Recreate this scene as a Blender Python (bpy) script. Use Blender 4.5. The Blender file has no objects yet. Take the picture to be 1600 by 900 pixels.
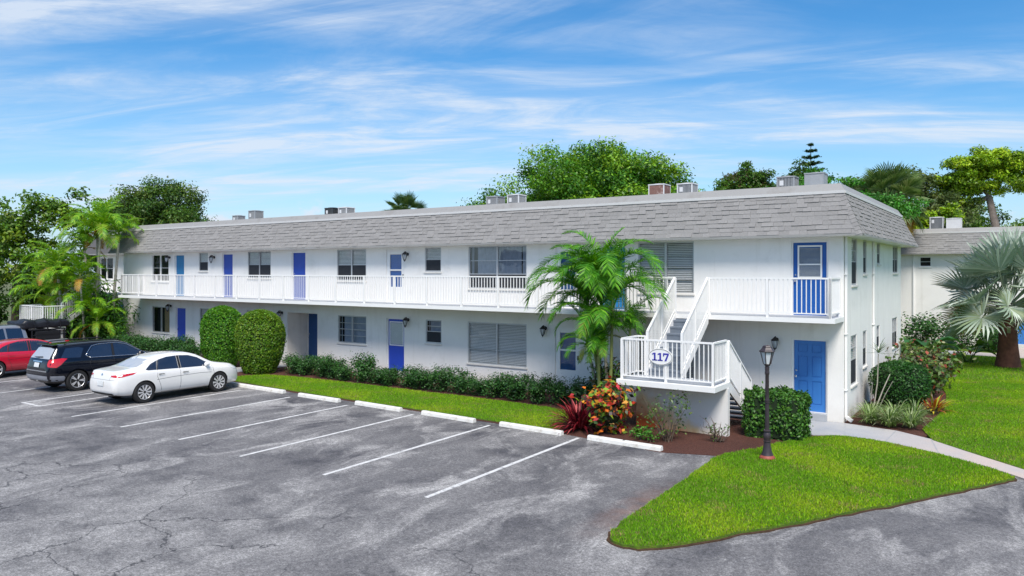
import bpy, bmesh, math, random
import numpy as np
from mathutils import Vector, Matrix
from mathutils.bvhtree import BVHTree

S = bpy.context.scene
COL = S.collection
random.seed(11)
RNG = np.random.default_rng(11)
R = math.radians

# ------------------------------------------------------------------ camera
# origin: right front corner of the apartment block at ground level; X along
# the long facade, Y into the building, Z up
cd = bpy.data.cameras.new('camera')
cam = bpy.data.objects.new('camera', cd)
COL.objects.link(cam)
cam.location = (4.141, -22.37, 4.219)
cam.rotation_euler = (R(90), 0, R(34.135))
cd.sensor_width = 36.0
cd.lens = 1183.0 / 1600 * 36
cd.shift_y = -27.1 / 1600
cd.clip_end = 3000
S.camera = cam

# ------------------------------------------------------------------ sky, sun
CLX, CLY = 0.2, 0.45
SUN_EL, SUN_AZ = 54.0, 143.0          # compass-like azimuth, 0 = +Y, clockwise
W = bpy.data.worlds.new('World')
S.world = W
W.use_nodes = True
wn, wl = W.node_tree.nodes, W.node_tree.links
wn.clear()


def nd(nodes, kind, **kw):
    n = nodes.new(kind)
    for k, v in kw.items():
        if k.startswith('i_'):
            key = k[2:]
            key = int(key) if key.isdigit() else key.replace('_', ' ')
            n.inputs[key].default_value = v
        else:
            setattr(n, k, v)
    return n


w_out = nd(wn, 'ShaderNodeOutputWorld')
w_bg = nd(wn, 'ShaderNodeBackground', i_Strength=0.1)
w_sky = nd(wn, 'ShaderNodeTexSky', sky_type='NISHITA', sun_disc=False)
w_sky.sun_elevation = R(SUN_EL)
w_sky.sun_rotation = R(SUN_AZ)
w_sky.air_density = 1.0
w_sky.dust_density = 0.5
w_sky.ozone_density = 2.0
w_hs = nd(wn, 'ShaderNodeHueSaturation', i_Saturation=1.42, i_Value=0.93)
wl.new(w_sky.outputs[0], w_hs.inputs['Color'])
w_tc = nd(wn, 'ShaderNodeTexCoord')
w_sep = nd(wn, 'ShaderNodeSeparateXYZ')
wl.new(w_tc.outputs['Generated'], w_sep.inputs[0])


def wmath(op, a, b=None, c=None):
    n = nd(wn, 'ShaderNodeMath', operation=op)
    for i, q in enumerate((a, b, c)):
        if q is None:
            continue
        if isinstance(q, (int, float)):
            n.inputs[i].default_value = q
        else:
            wl.new(q, n.inputs[i])
    return n.outputs[0]


def wramp(x, lo, hi, a=0.0, b=1.0):
    n = nd(wn, 'ShaderNodeMapRange', interpolation_type='SMOOTHSTEP')
    n.inputs[1].default_value, n.inputs[2].default_value = lo, hi
    n.inputs[3].default_value, n.inputs[4].default_value = a, b
    wl.new(x, n.inputs[0])
    return n.outputs[0]


# cirrus: the view direction projected on a high flat layer, stretched in streaks
den = wmath('ADD', wmath('MAXIMUM', w_sep.outputs[2], 0.0), 0.10)
px_, py_ = wmath('DIVIDE', w_sep.outputs[0], den), wmath('DIVIDE', w_sep.outputs[1], den)
w_cmb = nd(wn, 'ShaderNodeCombineXYZ')
wl.new(px_, w_cmb.inputs[0])
wl.new(py_, w_cmb.inputs[1])


def cloud_noise(rot, scl, loc, scale, detail, rough, dist):
    m0 = nd(wn, 'ShaderNodeMapping')
    m0.inputs['Rotation'].default_value = (0, 0, R(rot))
    wl.new(w_cmb.outputs[0], m0.inputs[0])
    m = nd(wn, 'ShaderNodeMapping')
    m.inputs['Scale'].default_value = scl
    m.inputs['Location'].default_value = loc
    wl.new(m0.outputs[0], m.inputs[0])
    t = nd(wn, 'ShaderNodeTexNoise', i_Scale=scale, i_Detail=detail, i_Roughness=rough, i_Distortion=dist)
    wl.new(m.outputs[0], t.inputs['Vector'])
    return t.outputs[0]


cov = wramp(cloud_noise(-36, (0.28, 1.0, 1), (CLX, CLY, 0), 0.75, 3, 0.5, 0.2), 0.35, 0.60)
wisp = wramp(cloud_noise(-22, (0.42, 1.2, 1), (0.4, 2.3, 0), 2.1, 12, 0.64, 0.9), 0.38, 0.72)
fine = cloud_noise(-46, (0.40, 1.5, 1), (5.0, 0.7, 0), 4.5, 9, 0.7, 0.6)
cir = wmath('MULTIPLY', wmath('MULTIPLY_ADD', wisp, 0.62, wmath('MULTIPLY', cov, 0.22)), wmath('MULTIPLY', cov, wmath('MULTIPLY_ADD', fine, 1.9, 0.15)))
cir = wmath('MULTIPLY', wmath('MINIMUM', wmath('MULTIPLY', cir, 1.3), 0.85), wramp(w_sep.outputs[2], 0.03, 0.10))
# low haze and small far cumulus just above the horizon
hz = wramp(w_sep.outputs[2], 0.0, 0.22, 0.62, 0.0)
w_c2 = nd(wn, 'ShaderNodeMapping')
w_c2.inputs['Scale'].default_value = (1, 1, 1.7)
wl.new(w_tc.outputs['Generated'], w_c2.inputs[0])
cum_n = nd(wn, 'ShaderNodeTexNoise', i_Scale=13.0, i_Detail=7, i_Roughness=0.55)
wl.new(w_c2.outputs[0], cum_n.inputs['Vector'])
cum = wmath('MULTIPLY', wramp(cum_n.outputs[0], 0.54, 0.64), wramp(w_sep.outputs[2], 0.065, 0.10, 1.0, 0.0))
m1 = nd(wn, 'ShaderNodeMix', data_type='RGBA')
m1.inputs['B'].default_value = (1.9, 3.4, 5.3, 1)
wl.new(hz, m1.inputs['Factor'])
wl.new(w_hs.outputs[0], m1.inputs['A'])
m2 = nd(wn, 'ShaderNodeMix', data_type='RGBA')
m2.inputs['B'].default_value = (4.3, 4.8, 5.5, 1)
wl.new(wmath('MAXIMUM', cir, cum), m2.inputs['Factor'])
wl.new(m1.outputs['Result'], m2.inputs['A'])
wl.new(m2.outputs['Result'], w_bg.inputs['Color'])
wl.new(w_bg.outputs[0], w_out.inputs[0])

sd = bpy.data.lights.new('sun', 'SUN')
sd.energy = 2.6
sd.angle = R(22)                       # sun behind thin cloud: soft shadows
sd.color = (1.0, 0.94, 0.86)
sun = bpy.data.objects.new('sun', sd)
COL.objects.link(sun)
_sv = Vector((math.sin(R(SUN_AZ)) * math.cos(R(SUN_EL)), math.cos(R(SUN_AZ)) * math.cos(R(SUN_EL)), math.sin(R(SUN_EL))))
sun.rotation_euler = _sv.to_track_quat('Z', 'Y').to_euler()
sun.location = _sv * 60

S.render.engine = 'CYCLES'
S.view_settings.view_transform = 'Standard'
S.view_settings.look = 'None'
S.view_settings.exposure = 0.80
S.view_settings.gamma = 1.0
S.view_settings.use_curve_mapping = False
S.cycles.use_denoising = True
S.cycles.max_bounces = 6
S.cycles.diffuse_bounces = 3
S.cycles.glossy_bounces = 3
S.cycles.transmission_bounces = 4
S.cycles.transparent_max_bounces = 10
S.cycles.caustics_reflective = False
S.cycles.caustics_refractive = False

# ------------------------------------------------------------------ materials
MATS = {}


def new_mat(name):
    m = bpy.data.materials.new(name)
    m.use_nodes = True
    t = m.node_tree
    b = t.nodes['Principled BSDF']
    MATS[name] = m
    return m, t.nodes, t.links, b


def plain(name, col, rough=0.5, metal=0.0, var=0.12, scale=6.0, bump=0.0, bscale=60.0, spec=0.5, coat=0.0,
          dirt=None, dirt_lo=0.55, dirt_hi=0.75, dirt_scale=1.2, objvar=0.0):
    """painted / cast surface: colour with soft patches, fine relief, optional stains with their own shape"""
    m, n, l, b = new_mat(name)
    tc = nd(n, 'ShaderNodeTexCoord')
    no = nd(n, 'ShaderNodeTexNoise', i_Scale=scale, i_Detail=6, i_Roughness=0.6)
    l.new(tc.outputs['Object'], no.inputs['Vector'])
    mr = nd(n, 'ShaderNodeMapRange')
    mr.inputs[1].default_value, mr.inputs[2].default_value = 0.25, 0.75
    mr.inputs[3].default_value, mr.inputs[4].default_value = 1 - var, 1 + var
    l.new(no.outputs[0], mr.inputs[0])
    mx = nd(n, 'ShaderNodeMix', data_type='RGBA', blend_type='MULTIPLY')
    mx.inputs['Factor'].default_value = 1
    mx.inputs['A'].default_value = (*col, 1)
    l.new(mr.outputs[0], mx.inputs['B'])
    out = mx.outputs['Result']
    if objvar:
        oi = nd(n, 'ShaderNodeObjectInfo')
        ge = nd(n, 'ShaderNodeNewGeometry')
        ad = nd(n, 'ShaderNodeMath', operation='ADD')
        l.new(oi.outputs['Random'], ad.inputs[0])
        l.new(ge.outputs['Random Per Island'], ad.inputs[1])
        fr = nd(n, 'ShaderNodeMath', operation='FRACT')
        l.new(ad.outputs[0], fr.inputs[0])
        m3 = nd(n, 'ShaderNodeMapRange')
        m3.inputs[3].default_value, m3.inputs[4].default_value = 1 - objvar, 1 + objvar
        l.new(fr.outputs[0], m3.inputs[0])
        mx3 = nd(n, 'ShaderNodeMix', data_type='RGBA', blend_type='MULTIPLY')
        mx3.inputs['Factor'].default_value = 1
        l.new(out, mx3.inputs['A'])
        l.new(m3.outputs[0], mx3.inputs['B'])
        out = mx3.outputs['Result']
    if dirt:
        dn = nd(n, 'ShaderNodeTexNoise', i_Scale=dirt_scale, i_Detail=9, i_Roughness=0.68)
        l.new(tc.outputs['Object'], dn.inputs['Vector'])
        dr = nd(n, 'ShaderNodeMapRange')
        dr.inputs[1].default_value, dr.inputs[2].default_value = dirt_lo, dirt_hi
        l.new(dn.outputs[0], dr.inputs[0])
        m2_ = nd(n, 'ShaderNodeMix', data_type='RGBA')
        m2_.inputs['B'].default_value = (*dirt, 1)
        l.new(dr.outputs[0], m2_.inputs['Factor'])
        l.new(out, m2_.inputs['A'])
        out = m2_.outputs['Result']
    l.new(out, b.inputs['Base Color'])
    b.inputs['Roughness'].default_value = rough
    b.inputs['Metallic'].default_value = metal
    b.inputs['Specular IOR Level'].default_value = spec
    b.inputs['Coat Weight'].default_value = coat
    b.inputs['Coat Roughness'].default_value = 0.04
    if bump:
        bn = nd(n, 'ShaderNodeTexNoise', i_Scale=bscale, i_Detail=5, i_Roughness=0.6)
        l.new(tc.outputs['Object'], bn.inputs['Vector'])
        bp = nd(n, 'ShaderNodeBump', i_Strength=bump, i_Distance=0.02)
        l.new(bn.outputs[0], bp.inputs['Height'])
        l.new(bp.outputs[0], b.inputs['Normal'])
    return m


def leafmat(name, rough=0.45, trans=0.25, spec=0.35):
    """leaf colour comes from the 'tint' attribute, each leaf its own"""
    m, n, l, b = new_mat(name)
    at = nd(n, 'ShaderNodeAttribute', attribute_name='tint')
    l.new(at.outputs['Color'], b.inputs['Base Color'])
    b.inputs['Roughness'].default_value = rough
    b.inputs['Specular IOR Level'].default_value = spec
    tr = nd(n, 'ShaderNodeBsdfTranslucent')
    hs = nd(n, 'ShaderNodeHueSaturation', i_Hue=0.485, i_Saturation=1.1, i_Value=1.5)
    l.new(at.outputs['Color'], hs.inputs['Color'])
    l.new(hs.outputs[0], tr.inputs['Color'])
    mx = nd(n, 'ShaderNodeMixShader')
    mx.inputs[0].default_value = trans
    l.new(b.outputs[0], mx.inputs[1])
    l.new(tr.outputs[0], mx.inputs[2])
    l.new(mx.outputs[0], n['Material Output'].inputs[0])
    return m


def glassmat(name, tint=(0.97, 0.985, 0.985), refl=0.06):
    """thin window glass: clear with fresnel reflection"""
    m, n, l, b = new_mat(name)
    n.remove(b)
    tr = nd(n, 'ShaderNodeBsdfTransparent')
    tr.inputs[0].default_value = (*tint, 1)
    gl = nd(n, 'ShaderNodeBsdfGlossy', i_Roughness=0.015)
    no = nd(n, 'ShaderNodeTexNoise', i_Scale=1.3, i_Detail=2)
    tc = nd(n, 'ShaderNodeTexCoord')
    l.new(tc.outputs['Object'], no.inputs['Vector'])
    bp = nd(n, 'ShaderNodeBump', i_Strength=0.05, i_Distance=0.1)
    l.new(no.outputs[0], bp.inputs['Height'])
    l.new(bp.outputs[0], gl.inputs['Normal'])
    fr = nd(n, 'ShaderNodeFresnel')
    ge = nd(n, 'ShaderNodeNewGeometry')        # same reflectance from either side of the thin pane
    ior = nd(n, 'ShaderNodeMapRange')
    ior.inputs[3].default_value, ior.inputs[4].default_value = 1.5, 1 / 1.5
    l.new(ge.outputs['Backfacing'], ior.inputs[0])
    l.new(ior.outputs[0], fr.inputs['IOR'])
    ad = nd(n, 'ShaderNodeMath', operation='ADD')
    ad.inputs[1].default_value = refl
    l.new(fr.outputs[0], ad.inputs[0])
    mx = nd(n, 'ShaderNodeMixShader')
    l.new(ad.outputs[0], mx.inputs[0])
    l.new(tr.outputs[0], mx.inputs[1])
    l.new(gl.outputs[0], mx.inputs[2])
    l.new(mx.outputs[0], n['Material Output'].inputs[0])
    return m


def ground_mat(name, kind):
    m, n, l, b = new_mat(name)
    tc = nd(n, 'ShaderNodeTexCoord')
    P_ = tc.outputs['Object']

    def noise(scale, detail=6, rough=0.6, dist=0.0, vec=None):
        t = nd(n, 'ShaderNodeTexNoise', i_Scale=scale, i_Detail=detail, i_Roughness=rough, i_Distortion=dist)
        l.new(vec if vec is not None else P_, t.inputs['Vector'])
        return t.outputs[0]

    def ramp(x, lo, hi, a=0.0, c=1.0):
        t = nd(n, 'ShaderNodeMapRange')
        t.inputs[1].default_value, t.inputs[2].default_value = lo, hi
        t.inputs[3].default_value, t.inputs[4].default_value = a, c
        l.new(x, t.inputs[0])
        return t.outputs[0]

    def mix(f, a, c, mode='MIX'):
        t = nd(n, 'ShaderNodeMix', data_type='RGBA', blend_type=mode)
        for key, q in (('Factor', f), ('A', a), ('B', c)):
            if isinstance(q, (int, float)):
                t.inputs[key].default_value = q
            elif isinstance(q, tuple):
                t.inputs[key].default_value = (*q, 1)
            else:
                l.new(q, t.inputs[key])
        return t.outputs['Result']

    def mul(a, c):
        t = nd(n, 'ShaderNodeMath', operation='MULTIPLY')
        for i, q in enumerate((a, c)):
            if isinstance(q, (int, float)):
                t.inputs[i].default_value = q
            else:
                l.new(q, t.inputs[i])
        return t.outputs[0]

    h = None
    if kind == 'asphalt':
        mp = nd(n, 'ShaderNodeMapping')
        mp.inputs['Scale'].default_value = (0.8, 0.42, 1)
        mp.inputs['Rotation'].default_value = (0, 0, R(40))
        l.new(P_, mp.inputs[0])
        blot = ramp(noise(0.55, 7, 0.62, 0.6, mp.outputs[0]), 0.36, 0.64)
        blot2 = ramp(noise(1.6, 6, 0.65, 0.3), 0.35, 0.7)
        # the drive lane is more bleached than the stalls
        sp = nd(n, 'ShaderNodeSeparateXYZ')
        l.new(P_, sp.inputs[0])
        lane = mul(ramp(sp.outputs[1], -15.5, -11.2, 0.85, 0.0), ramp(noise(0.28, 5, 0.6, 0.5), 0.36, 0.58, 0.25, 1.0))
        c = mix(blot, (0.040, 0.040, 0.050), (0.185, 0.183, 0.187))
        wp = ramp(noise(0.9, 8, 0.7, 0.8, mp.outputs[0]), 0.50, 0.66)
        c = mix(mul(blot2, 0.4), c, (0.25, 0.245, 0.245))
        c = mix(mul(wp, 0.8), c, (0.42, 0.415, 0.41))
        c = mix(lane, c, mix(blot2, (0.15, 0.149, 0.152), (0.36, 0.357, 0.355)))
        fine_ = ramp(noise(36, 5, 0.9), 0.32, 0.70, 0.15, 2.0)
        c = mix(1.0, c, fine_, 'MULTIPLY')
        mid_ = ramp(noise(11, 6, 0.75), 0.3, 0.7, 0.62, 1.35)
        c = mix(1.0, c, mid_, 'MULTIPLY')
        c = mix(1.0, c, ramp(noise(16, 5, 0.85), 0.35, 0.65, 0.6, 1.42), 'MULTIPLY')
        # cracks
        wv = nd(n, 'ShaderNodeTexNoise', i_Scale=0.9, i_Detail=5, i_Roughness=0.65)
        l.new(P_, wv.inputs['Vector'])
        va = nd(n, 'ShaderNodeVectorMath', operation='MULTIPLY_ADD')
        l.new(wv.outputs['Color'], va.inputs[0])
        va.inputs[1].default_value = (1.3, 1.3, 0)
        l.new(P_, va.inputs[2])
        vo = nd(n, 'ShaderNodeTexVoronoi', feature='DISTANCE_TO_EDGE', i_Scale=0.42)
        l.new(va.outputs[0], vo.inputs['Vector'])
        crack = mul(ramp(vo.outputs['Distance'], 0.003, 0.010, 1, 0), ramp(noise(0.30, 3), 0.42, 0.50))
        crack = mul(crack, ramp(sp.outputs[1], -14.0, -12.0, 1, 0.12))
        c = mix(mul(crack, 0.85), c, (0.03, 0.03, 0.035))
        # rusty irrigation stain beside the lawn island
        sx = nd(n, 'ShaderNodeMath', operation='ADD')
        l.new(sp.outputs[0], sx.inputs[0])
        sx.inputs[1].default_value = 1.6
        sa = nd(n, 'ShaderNodeMath', operation='ABSOLUTE')
        l.new(sx.outputs[0], sa.inputs[0])
        sy = nd(n, 'ShaderNodeMath', operation='ADD')
        l.new(sp.outputs[1], sy.inputs[0])
        sy.inputs[1].default_value = 9.9
        sya = nd(n, 'ShaderNodeMath', operation='ABSOLUTE')
        l.new(sy.outputs[0], sya.inputs[0])
        st = mul(mul(ramp(sa.outputs[0], 0.05, 0.5, 1, 0), ramp(sya.outputs[0], 0.6, 2.2, 1, 0)), ramp(noise(2.5), 0.3, 0.6))
        c = mix(mul(st, 0.38), c, (0.28, 0.14, 0.09))
        c = mix(1.0, c, (1.03, 1.0, 0.965), 'MULTIPLY')
        l.new(c, b.inputs['Base Color'])
        b.inputs['Roughness'].default_value = 0.75
        h = noise(120, 3, 0.8)
        hs_, hd_ = 0.5, 0.012
    elif kind == 'concrete':
        c = mix(ramp(noise(1.1, 7), 0.35, 0.7), (0.36, 0.38, 0.41), (0.47, 0.46, 0.45))
        sp = nd(n, 'ShaderNodeSeparateXYZ')
        l.new(P_, sp.inputs[0])
        c = mix(mul(ramp(sp.outputs[0], 0.5, 3.2), ramp(noise(1.6, 5), 0.2, 0.6, 0.4, 1)), c, (0.55, 0.455, 0.40))
        c = mix(1.0, c, ramp(noise(40, 4, 0.7), 0.3, 0.7, 0.85, 1.12), 'MULTIPLY')
        l.new(c, b.inputs['Base Color'])
        b.inputs['Roughness'].default_value = 0.8
        h = noise(90, 3, 0.7)
        hs_, hd_ = 0.2, 0.01
    elif kind == 'mulch':
        c = mix(ramp(noise(30, 4, 0.8), 0.3, 0.7), (0.035, 0.012, 0.008), (0.19, 0.06, 0.035))
        c = mix(mul(ramp(noise(60, 3, 0.8), 0.58, 0.7), 0.6), c, (0.32, 0.20, 0.14))
        l.new(c, b.inputs['Base Color'])
        b.inputs['Roughness'].default_value = 0.95
        h = noise(45, 4, 0.8)
        hs_, hd_ = 1.0, 0.05
    elif kind == 'lawn':
        c = mix(ramp(noise(1.4, 6, 0.65), 0.35, 0.65), (0.10, 0.20, 0.010), (0.20, 0.30, 0.016))
        c = mix(ramp(noise(14, 5, 0.75), 0.35, 0.7), c, (0.07, 0.14, 0.012))
        l.new(c, b.inputs['Base Color'])
        b.inputs['Roughness'].default_value = 0.9
        h = noise(60, 4, 0.8)
        hs_, hd_ = 1.0, 0.04
    else:
        c = mix(ramp(noise(0.2, 6), 0.35, 0.65), (0.07, 0.11, 0.03), (0.14, 0.13, 0.06))
        l.new(c, b.inputs['Base Color'])
        b.inputs['Roughness'].default_value = 0.95
        h = noise(8, 5)
        hs_, hd_ = 0.6, 0.05
    bp = nd(n, 'ShaderNodeBump', i_Strength=hs_, i_Distance=hd_)
    l.new(h, bp.inputs['Height'])
    l.new(bp.outputs[0], b.inputs['Normal'])
    return m


for k in ('asphalt', 'concrete', 'mulch', 'lawn', 'field'):
    ground_mat(k, k)
m = plain('stucco', (0.86, 0.84, 0.805), 0.85, var=0.05, scale=0.9, bump=0.25, bscale=38, spec=0.2, dirt=(0.68, 0.66, 0.62), dirt_lo=0.56, dirt_hi=0.85, dirt_scale=0.8)
# rain streaks and a splash-dirt line low on the wall
n, l = m.node_tree.nodes, m.node_tree.links
b = n['Principled BSDF']
src = b.inputs['Base Color'].links[0].from_socket
tc = nd(n, 'ShaderNodeTexCoord')
mp = nd(n, 'ShaderNodeMapping')
mp.inputs['Scale'].default_value = (3.2, 3.2, 0.22)
l.new(tc.outputs['Object'], mp.inputs[0])
no = nd(n, 'ShaderNodeTexNoise', i_Scale=1.0, i_Detail=6, i_Roughness=0.6)
l.new(mp.outputs[0], no.inputs['Vector'])
mr = nd(n, 'ShaderNodeMapRange')
mr.inputs[1].default_value, mr.inputs[2].default_value, mr.inputs[4].default_value = 0.56, 0.74, 0.32
l.new(no.outputs[0], mr.inputs[0])
sp = nd(n, 'ShaderNodeSeparateXYZ')
l.new(tc.outputs['Object'], sp.inputs[0])
n2 = nd(n, 'ShaderNodeTexNoise', i_Scale=2.5, i_Detail=7, i_Roughness=0.65)
l.new(tc.outputs['Object'], n2.inputs['Vector'])
zr_ = nd(n, 'ShaderNodeMapRange')
zr_.inputs[1].default_value, zr_.inputs[2].default_value, zr_.inputs[3].default_value, zr_.inputs[4].default_value = 0.0, 0.55, 0.9, 0.0
l.new(sp.outputs[2], zr_.inputs[0])
mu = nd(n, 'ShaderNodeMath', operation='MULTIPLY')
l.new(zr_.outputs[0], mu.inputs[0])
l.new(n2.outputs[0], mu.inputs[1])
mxa = nd(n, 'ShaderNodeMath', operation='MAXIMUM')
l.new(mr.outputs[0], mxa.inputs[0])
l.new(mu.outputs[0], mxa.inputs[1])
mx = nd(n, 'ShaderNodeMix', data_type='RGBA')
mx.inputs['B'].default_value = (0.62, 0.59, 0.53, 1)
l.new(mxa.outputs[0], mx.inputs['Factor'])
l.new(src, mx.inputs['A'])
l.new(mx.outputs['Result'], b.inputs['Base Color'])
plain('white_paint', (0.87, 0.86, 0.84), 0.45, var=0.03, scale=3)

plain('rust_stain', (0.72, 0.30, 0.10), 0.9, var=0.35, scale=5, spec=0.1)
plain('grey_tread', (0.16, 0.19, 0.235), 0.7, var=0.12, scale=5)
plain('grey_deck', (0.40, 0.42, 0.45), 0.75, var=0.12, scale=4)
plain('shingle', (0.27, 0.262, 0.255), 0.9, var=0.10, scale=14, bump=0.4, bscale=160, spec=0.15, objvar=0.07)
plain('shingle_base', (0.12, 0.118, 0.12), 0.95, var=0.1, scale=20, spec=0.1)
plain('parapet', (0.31, 0.305, 0.295), 0.6, var=0.05, scale=1.5, dirt=(0.23, 0.215, 0.20), dirt_lo=0.5, dirt_hi=0.75, dirt_scale=1.5)
plain('parapet_white', (0.62, 0.61, 0.60), 0.5, var=0.04, scale=2, dirt=(0.42, 0.33, 0.22), dirt_lo=0.64, dirt_hi=0.74, dirt_scale=2.5)
plain('flat_roof', (0.55, 0.55, 0.55), 0.9, var=0.1, scale=1)
plain('blue_door', (0.008, 0.095, 0.38), 0.4, var=0.05)
plain('violet_door', (0.03, 0.08, 0.52), 0.4, var=0.05)
plain('royal_door', (0.012, 0.062, 0.40), 0.4, var=0.05)
plain('teal_door', (0.02, 0.19, 0.42), 0.4, var=0.05)
plain('sky_door', (0.045, 0.20, 0.56), 0.38, var=0.05, scale=2)
plain('navy_door', (0.012, 0.075, 0.24), 0.4, var=0.05)
plain('alu_frame', (0.52, 0.53, 0.54), 0.4, metal=0.3, var=0.06)
plain('grey_frame', (0.36, 0.37, 0.385), 0.55, var=0.06)
plain('blind', (0.62, 0.61, 0.60), 0.6, var=0.05)
plain('pale_blind', (0.66, 0.67, 0.66), 0.6, var=0.05)
plain('curtain', (0.30, 0.34, 0.42), 0.9, var=0.15)
plain('tan_curtain', (0.34, 0.24, 0.12), 0.9, var=0.2)
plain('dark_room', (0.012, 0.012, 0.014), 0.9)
plain('black_metal', (0.014, 0.014, 0.018), 0.4, var=0.2)
plain('bronze_post', (0.040, 0.030, 0.036), 0.42, var=0.3, scale=9)
plain('rust_base', (0.30, 0.07, 0.045), 0.6, var=0.3, scale=14)
plain('ac_grey', (0.33, 0.34, 0.35), 0.5, metal=0.2, var=0.12, scale=4)
plain('ac_light', (0.60, 0.60, 0.60), 0.5, var=0.08, scale=4)
plain('ac_dark', (0.05, 0.055, 0.06), 0.5, var=0.15, scale=4)
plain('ac_rust', (0.19, 0.10, 0.08), 0.8, var=0.3, scale=8, dirt=(0.42, 0.36, 0.34), dirt_lo=0.55, dirt_hi=0.7, dirt_scale=4)
plain('wheel_stop', (0.76, 0.745, 0.70), 0.75, var=0.06, scale=5, bump=0.25, bscale=50, dirt=(0.46, 0.40, 0.32), dirt_lo=0.54, dirt_hi=0.78, dirt_scale=4)
plain('line_paint', (0.66, 0.65, 0.63), 0.8, var=0.12, scale=6, dirt=(0.26, 0.26, 0.26), dirt_lo=0.52, dirt_hi=0.68, dirt_scale=7)
plain('bark', (0.14, 0.11, 0.085), 0.95, var=0.35, scale=5, bump=0.8, bscale=14)
plain('pine_bark', (0.20, 0.165, 0.14), 0.95, var=0.35, scale=5, bump=0.8, bscale=12)
plain('palm_trunk', (0.40, 0.37, 0.31), 0.9, var=0.3, scale=7, bump=0.5, bscale=14)
plain('green_stem', (0.20, 0.24, 0.07), 0.6, var=0.3, scale=5)
plain('bismarck_trunk', (0.12, 0.048, 0.032), 0.95, var=0.4, scale=6, bump=1.0, bscale=16)
plain('twig', (0.13, 0.095, 0.07), 0.9, var=0.3)
plain('foliage_core', (0.012, 0.028, 0.008), 0.95, var=0.3)  # solid bush core added to block light; inner shade put into its colour
plain('car_white', (0.82, 0.81, 0.79), 0.22, var=0.01, coat=1.0)
plain('car_black', (0.004, 0.005, 0.010), 0.12, var=0.05, coat=0.5, spec=0.4)
plain('insect_screen', (0.035, 0.038, 0.045), 0.7, var=0.1, spec=0.2)
plain('car_red', (0.55, 0.010, 0.035), 0.22, var=0.03, coat=1.0)
plain('car_silver', (0.30, 0.31, 0.33), 0.28, metal=0.5, var=0.03, coat=1.0)
plain('car_glass', (0.012, 0.018, 0.035), 0.03, var=0.0, spec=0.9, coat=1.0)
plain('car_glass_light', (0.42, 0.44, 0.46), 0.06, var=0.0, spec=0.8, coat=1.0)
plain('tyre', (0.012, 0.012, 0.013), 0.8, var=0.2)
plain('rim', (0.66, 0.66, 0.67), 0.3, metal=0.35, var=0.04)
plain('black_plastic', (0.010, 0.010, 0.012), 0.55, var=0.2)
plain('grey_plastic', (0.24, 0.25, 0.28), 0.4, var=0.1)
plain('chrome', (0.75, 0.76, 0.78), 0.12, metal=1.0, var=0.02)
plain('tail_red', (0.55, 0.010, 0.018), 0.12, var=0.15, scale=12, coat=1.0)
plain('plate', (0.70, 0.72, 0.72), 0.4, var=0.12, scale=18)
plain('bag_black', (0.012, 0.013, 0.018), 0.42, var=0.3, scale=4, bump=0.6, bscale=5)
plain('sign_white', (0.86, 0.86, 0.84), 0.4, var=0.02)
plain('sign_blue', (0.045, 0.04, 0.36), 0.4, var=0.05)
plain('sign_grey', (0.30, 0.29, 0.27), 0.4, var=0.05)
plain('lamp_glass', (0.62, 0.66, 0.70), 0.08, var=0.05, spec=0.7)
m, n, l, b = new_mat('stair_wall')        # stucco with a sprinkler rust stain low at its left end
tc = nd(n, 'ShaderNodeTexCoord')
sp = nd(n, 'ShaderNodeSeparateXYZ')
l.new(tc.outputs['Object'], sp.inputs[0])
no = nd(n, 'ShaderNodeTexNoise', i_Scale=3.2, i_Detail=7, i_Roughness=0.6)
l.new(tc.outputs['Object'], no.inputs['Vector'])


def sw(op, a_, b_):
    q = nd(n, 'ShaderNodeMath', operation=op)
    for i_, v_ in enumerate((a_, b_)):
        if isinstance(v_, (int, float)):
            q.inputs[i_].default_value = v_
        else:
            l.new(v_, q.inputs[i_])
    return q.outputs[0]


reach = sw('SUBTRACT', sw('MULTIPLY', sw('ADD', sp.outputs[0], -0.55), -0.50), sp.outputs[2])     # taller at the left end
reach = sw('ADD', reach, sw('MULTIPLY', sw('SUBTRACT', no.outputs[0], 0.5), 0.9))
rp = nd(n, 'ShaderNodeValToRGB')
l.new(sw('ADD', sw('MULTIPLY', reach, 0.7), 0.4), rp.inputs[0])
rp.color_ramp.elements[0].position, rp.color_ramp.elements[0].color = 0.20, (0.78, 0.77, 0.75, 1)
rp.color_ramp.elements[1].position, rp.color_ramp.elements[1].color = 0.80, (0.60, 0.12, 0.03, 1)
e_ = rp.color_ramp.elements.new(0.46)
e_.color = (0.78, 0.60, 0.34, 1)
l.new(rp.outputs[0], b.inputs['Base Color'])
b.inputs['Roughness'].default_value = 0.9
leafmat('leaf')
leafmat('leaf_glossy', rough=0.42, trans=0.18, spec=0.4)
leafmat('grass', rough=0.6, trans=0.3, spec=0.2)
leafmat('silver_leaf', rough=0.5, trans=0.12, spec=0.3)
glassmat('window_glass', refl=0.0)
glassmat('window_glass_bright', (0.93, 0.95, 0.96), 0.10)

# ------------------------------------------------------------------ mesh helpers


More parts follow.
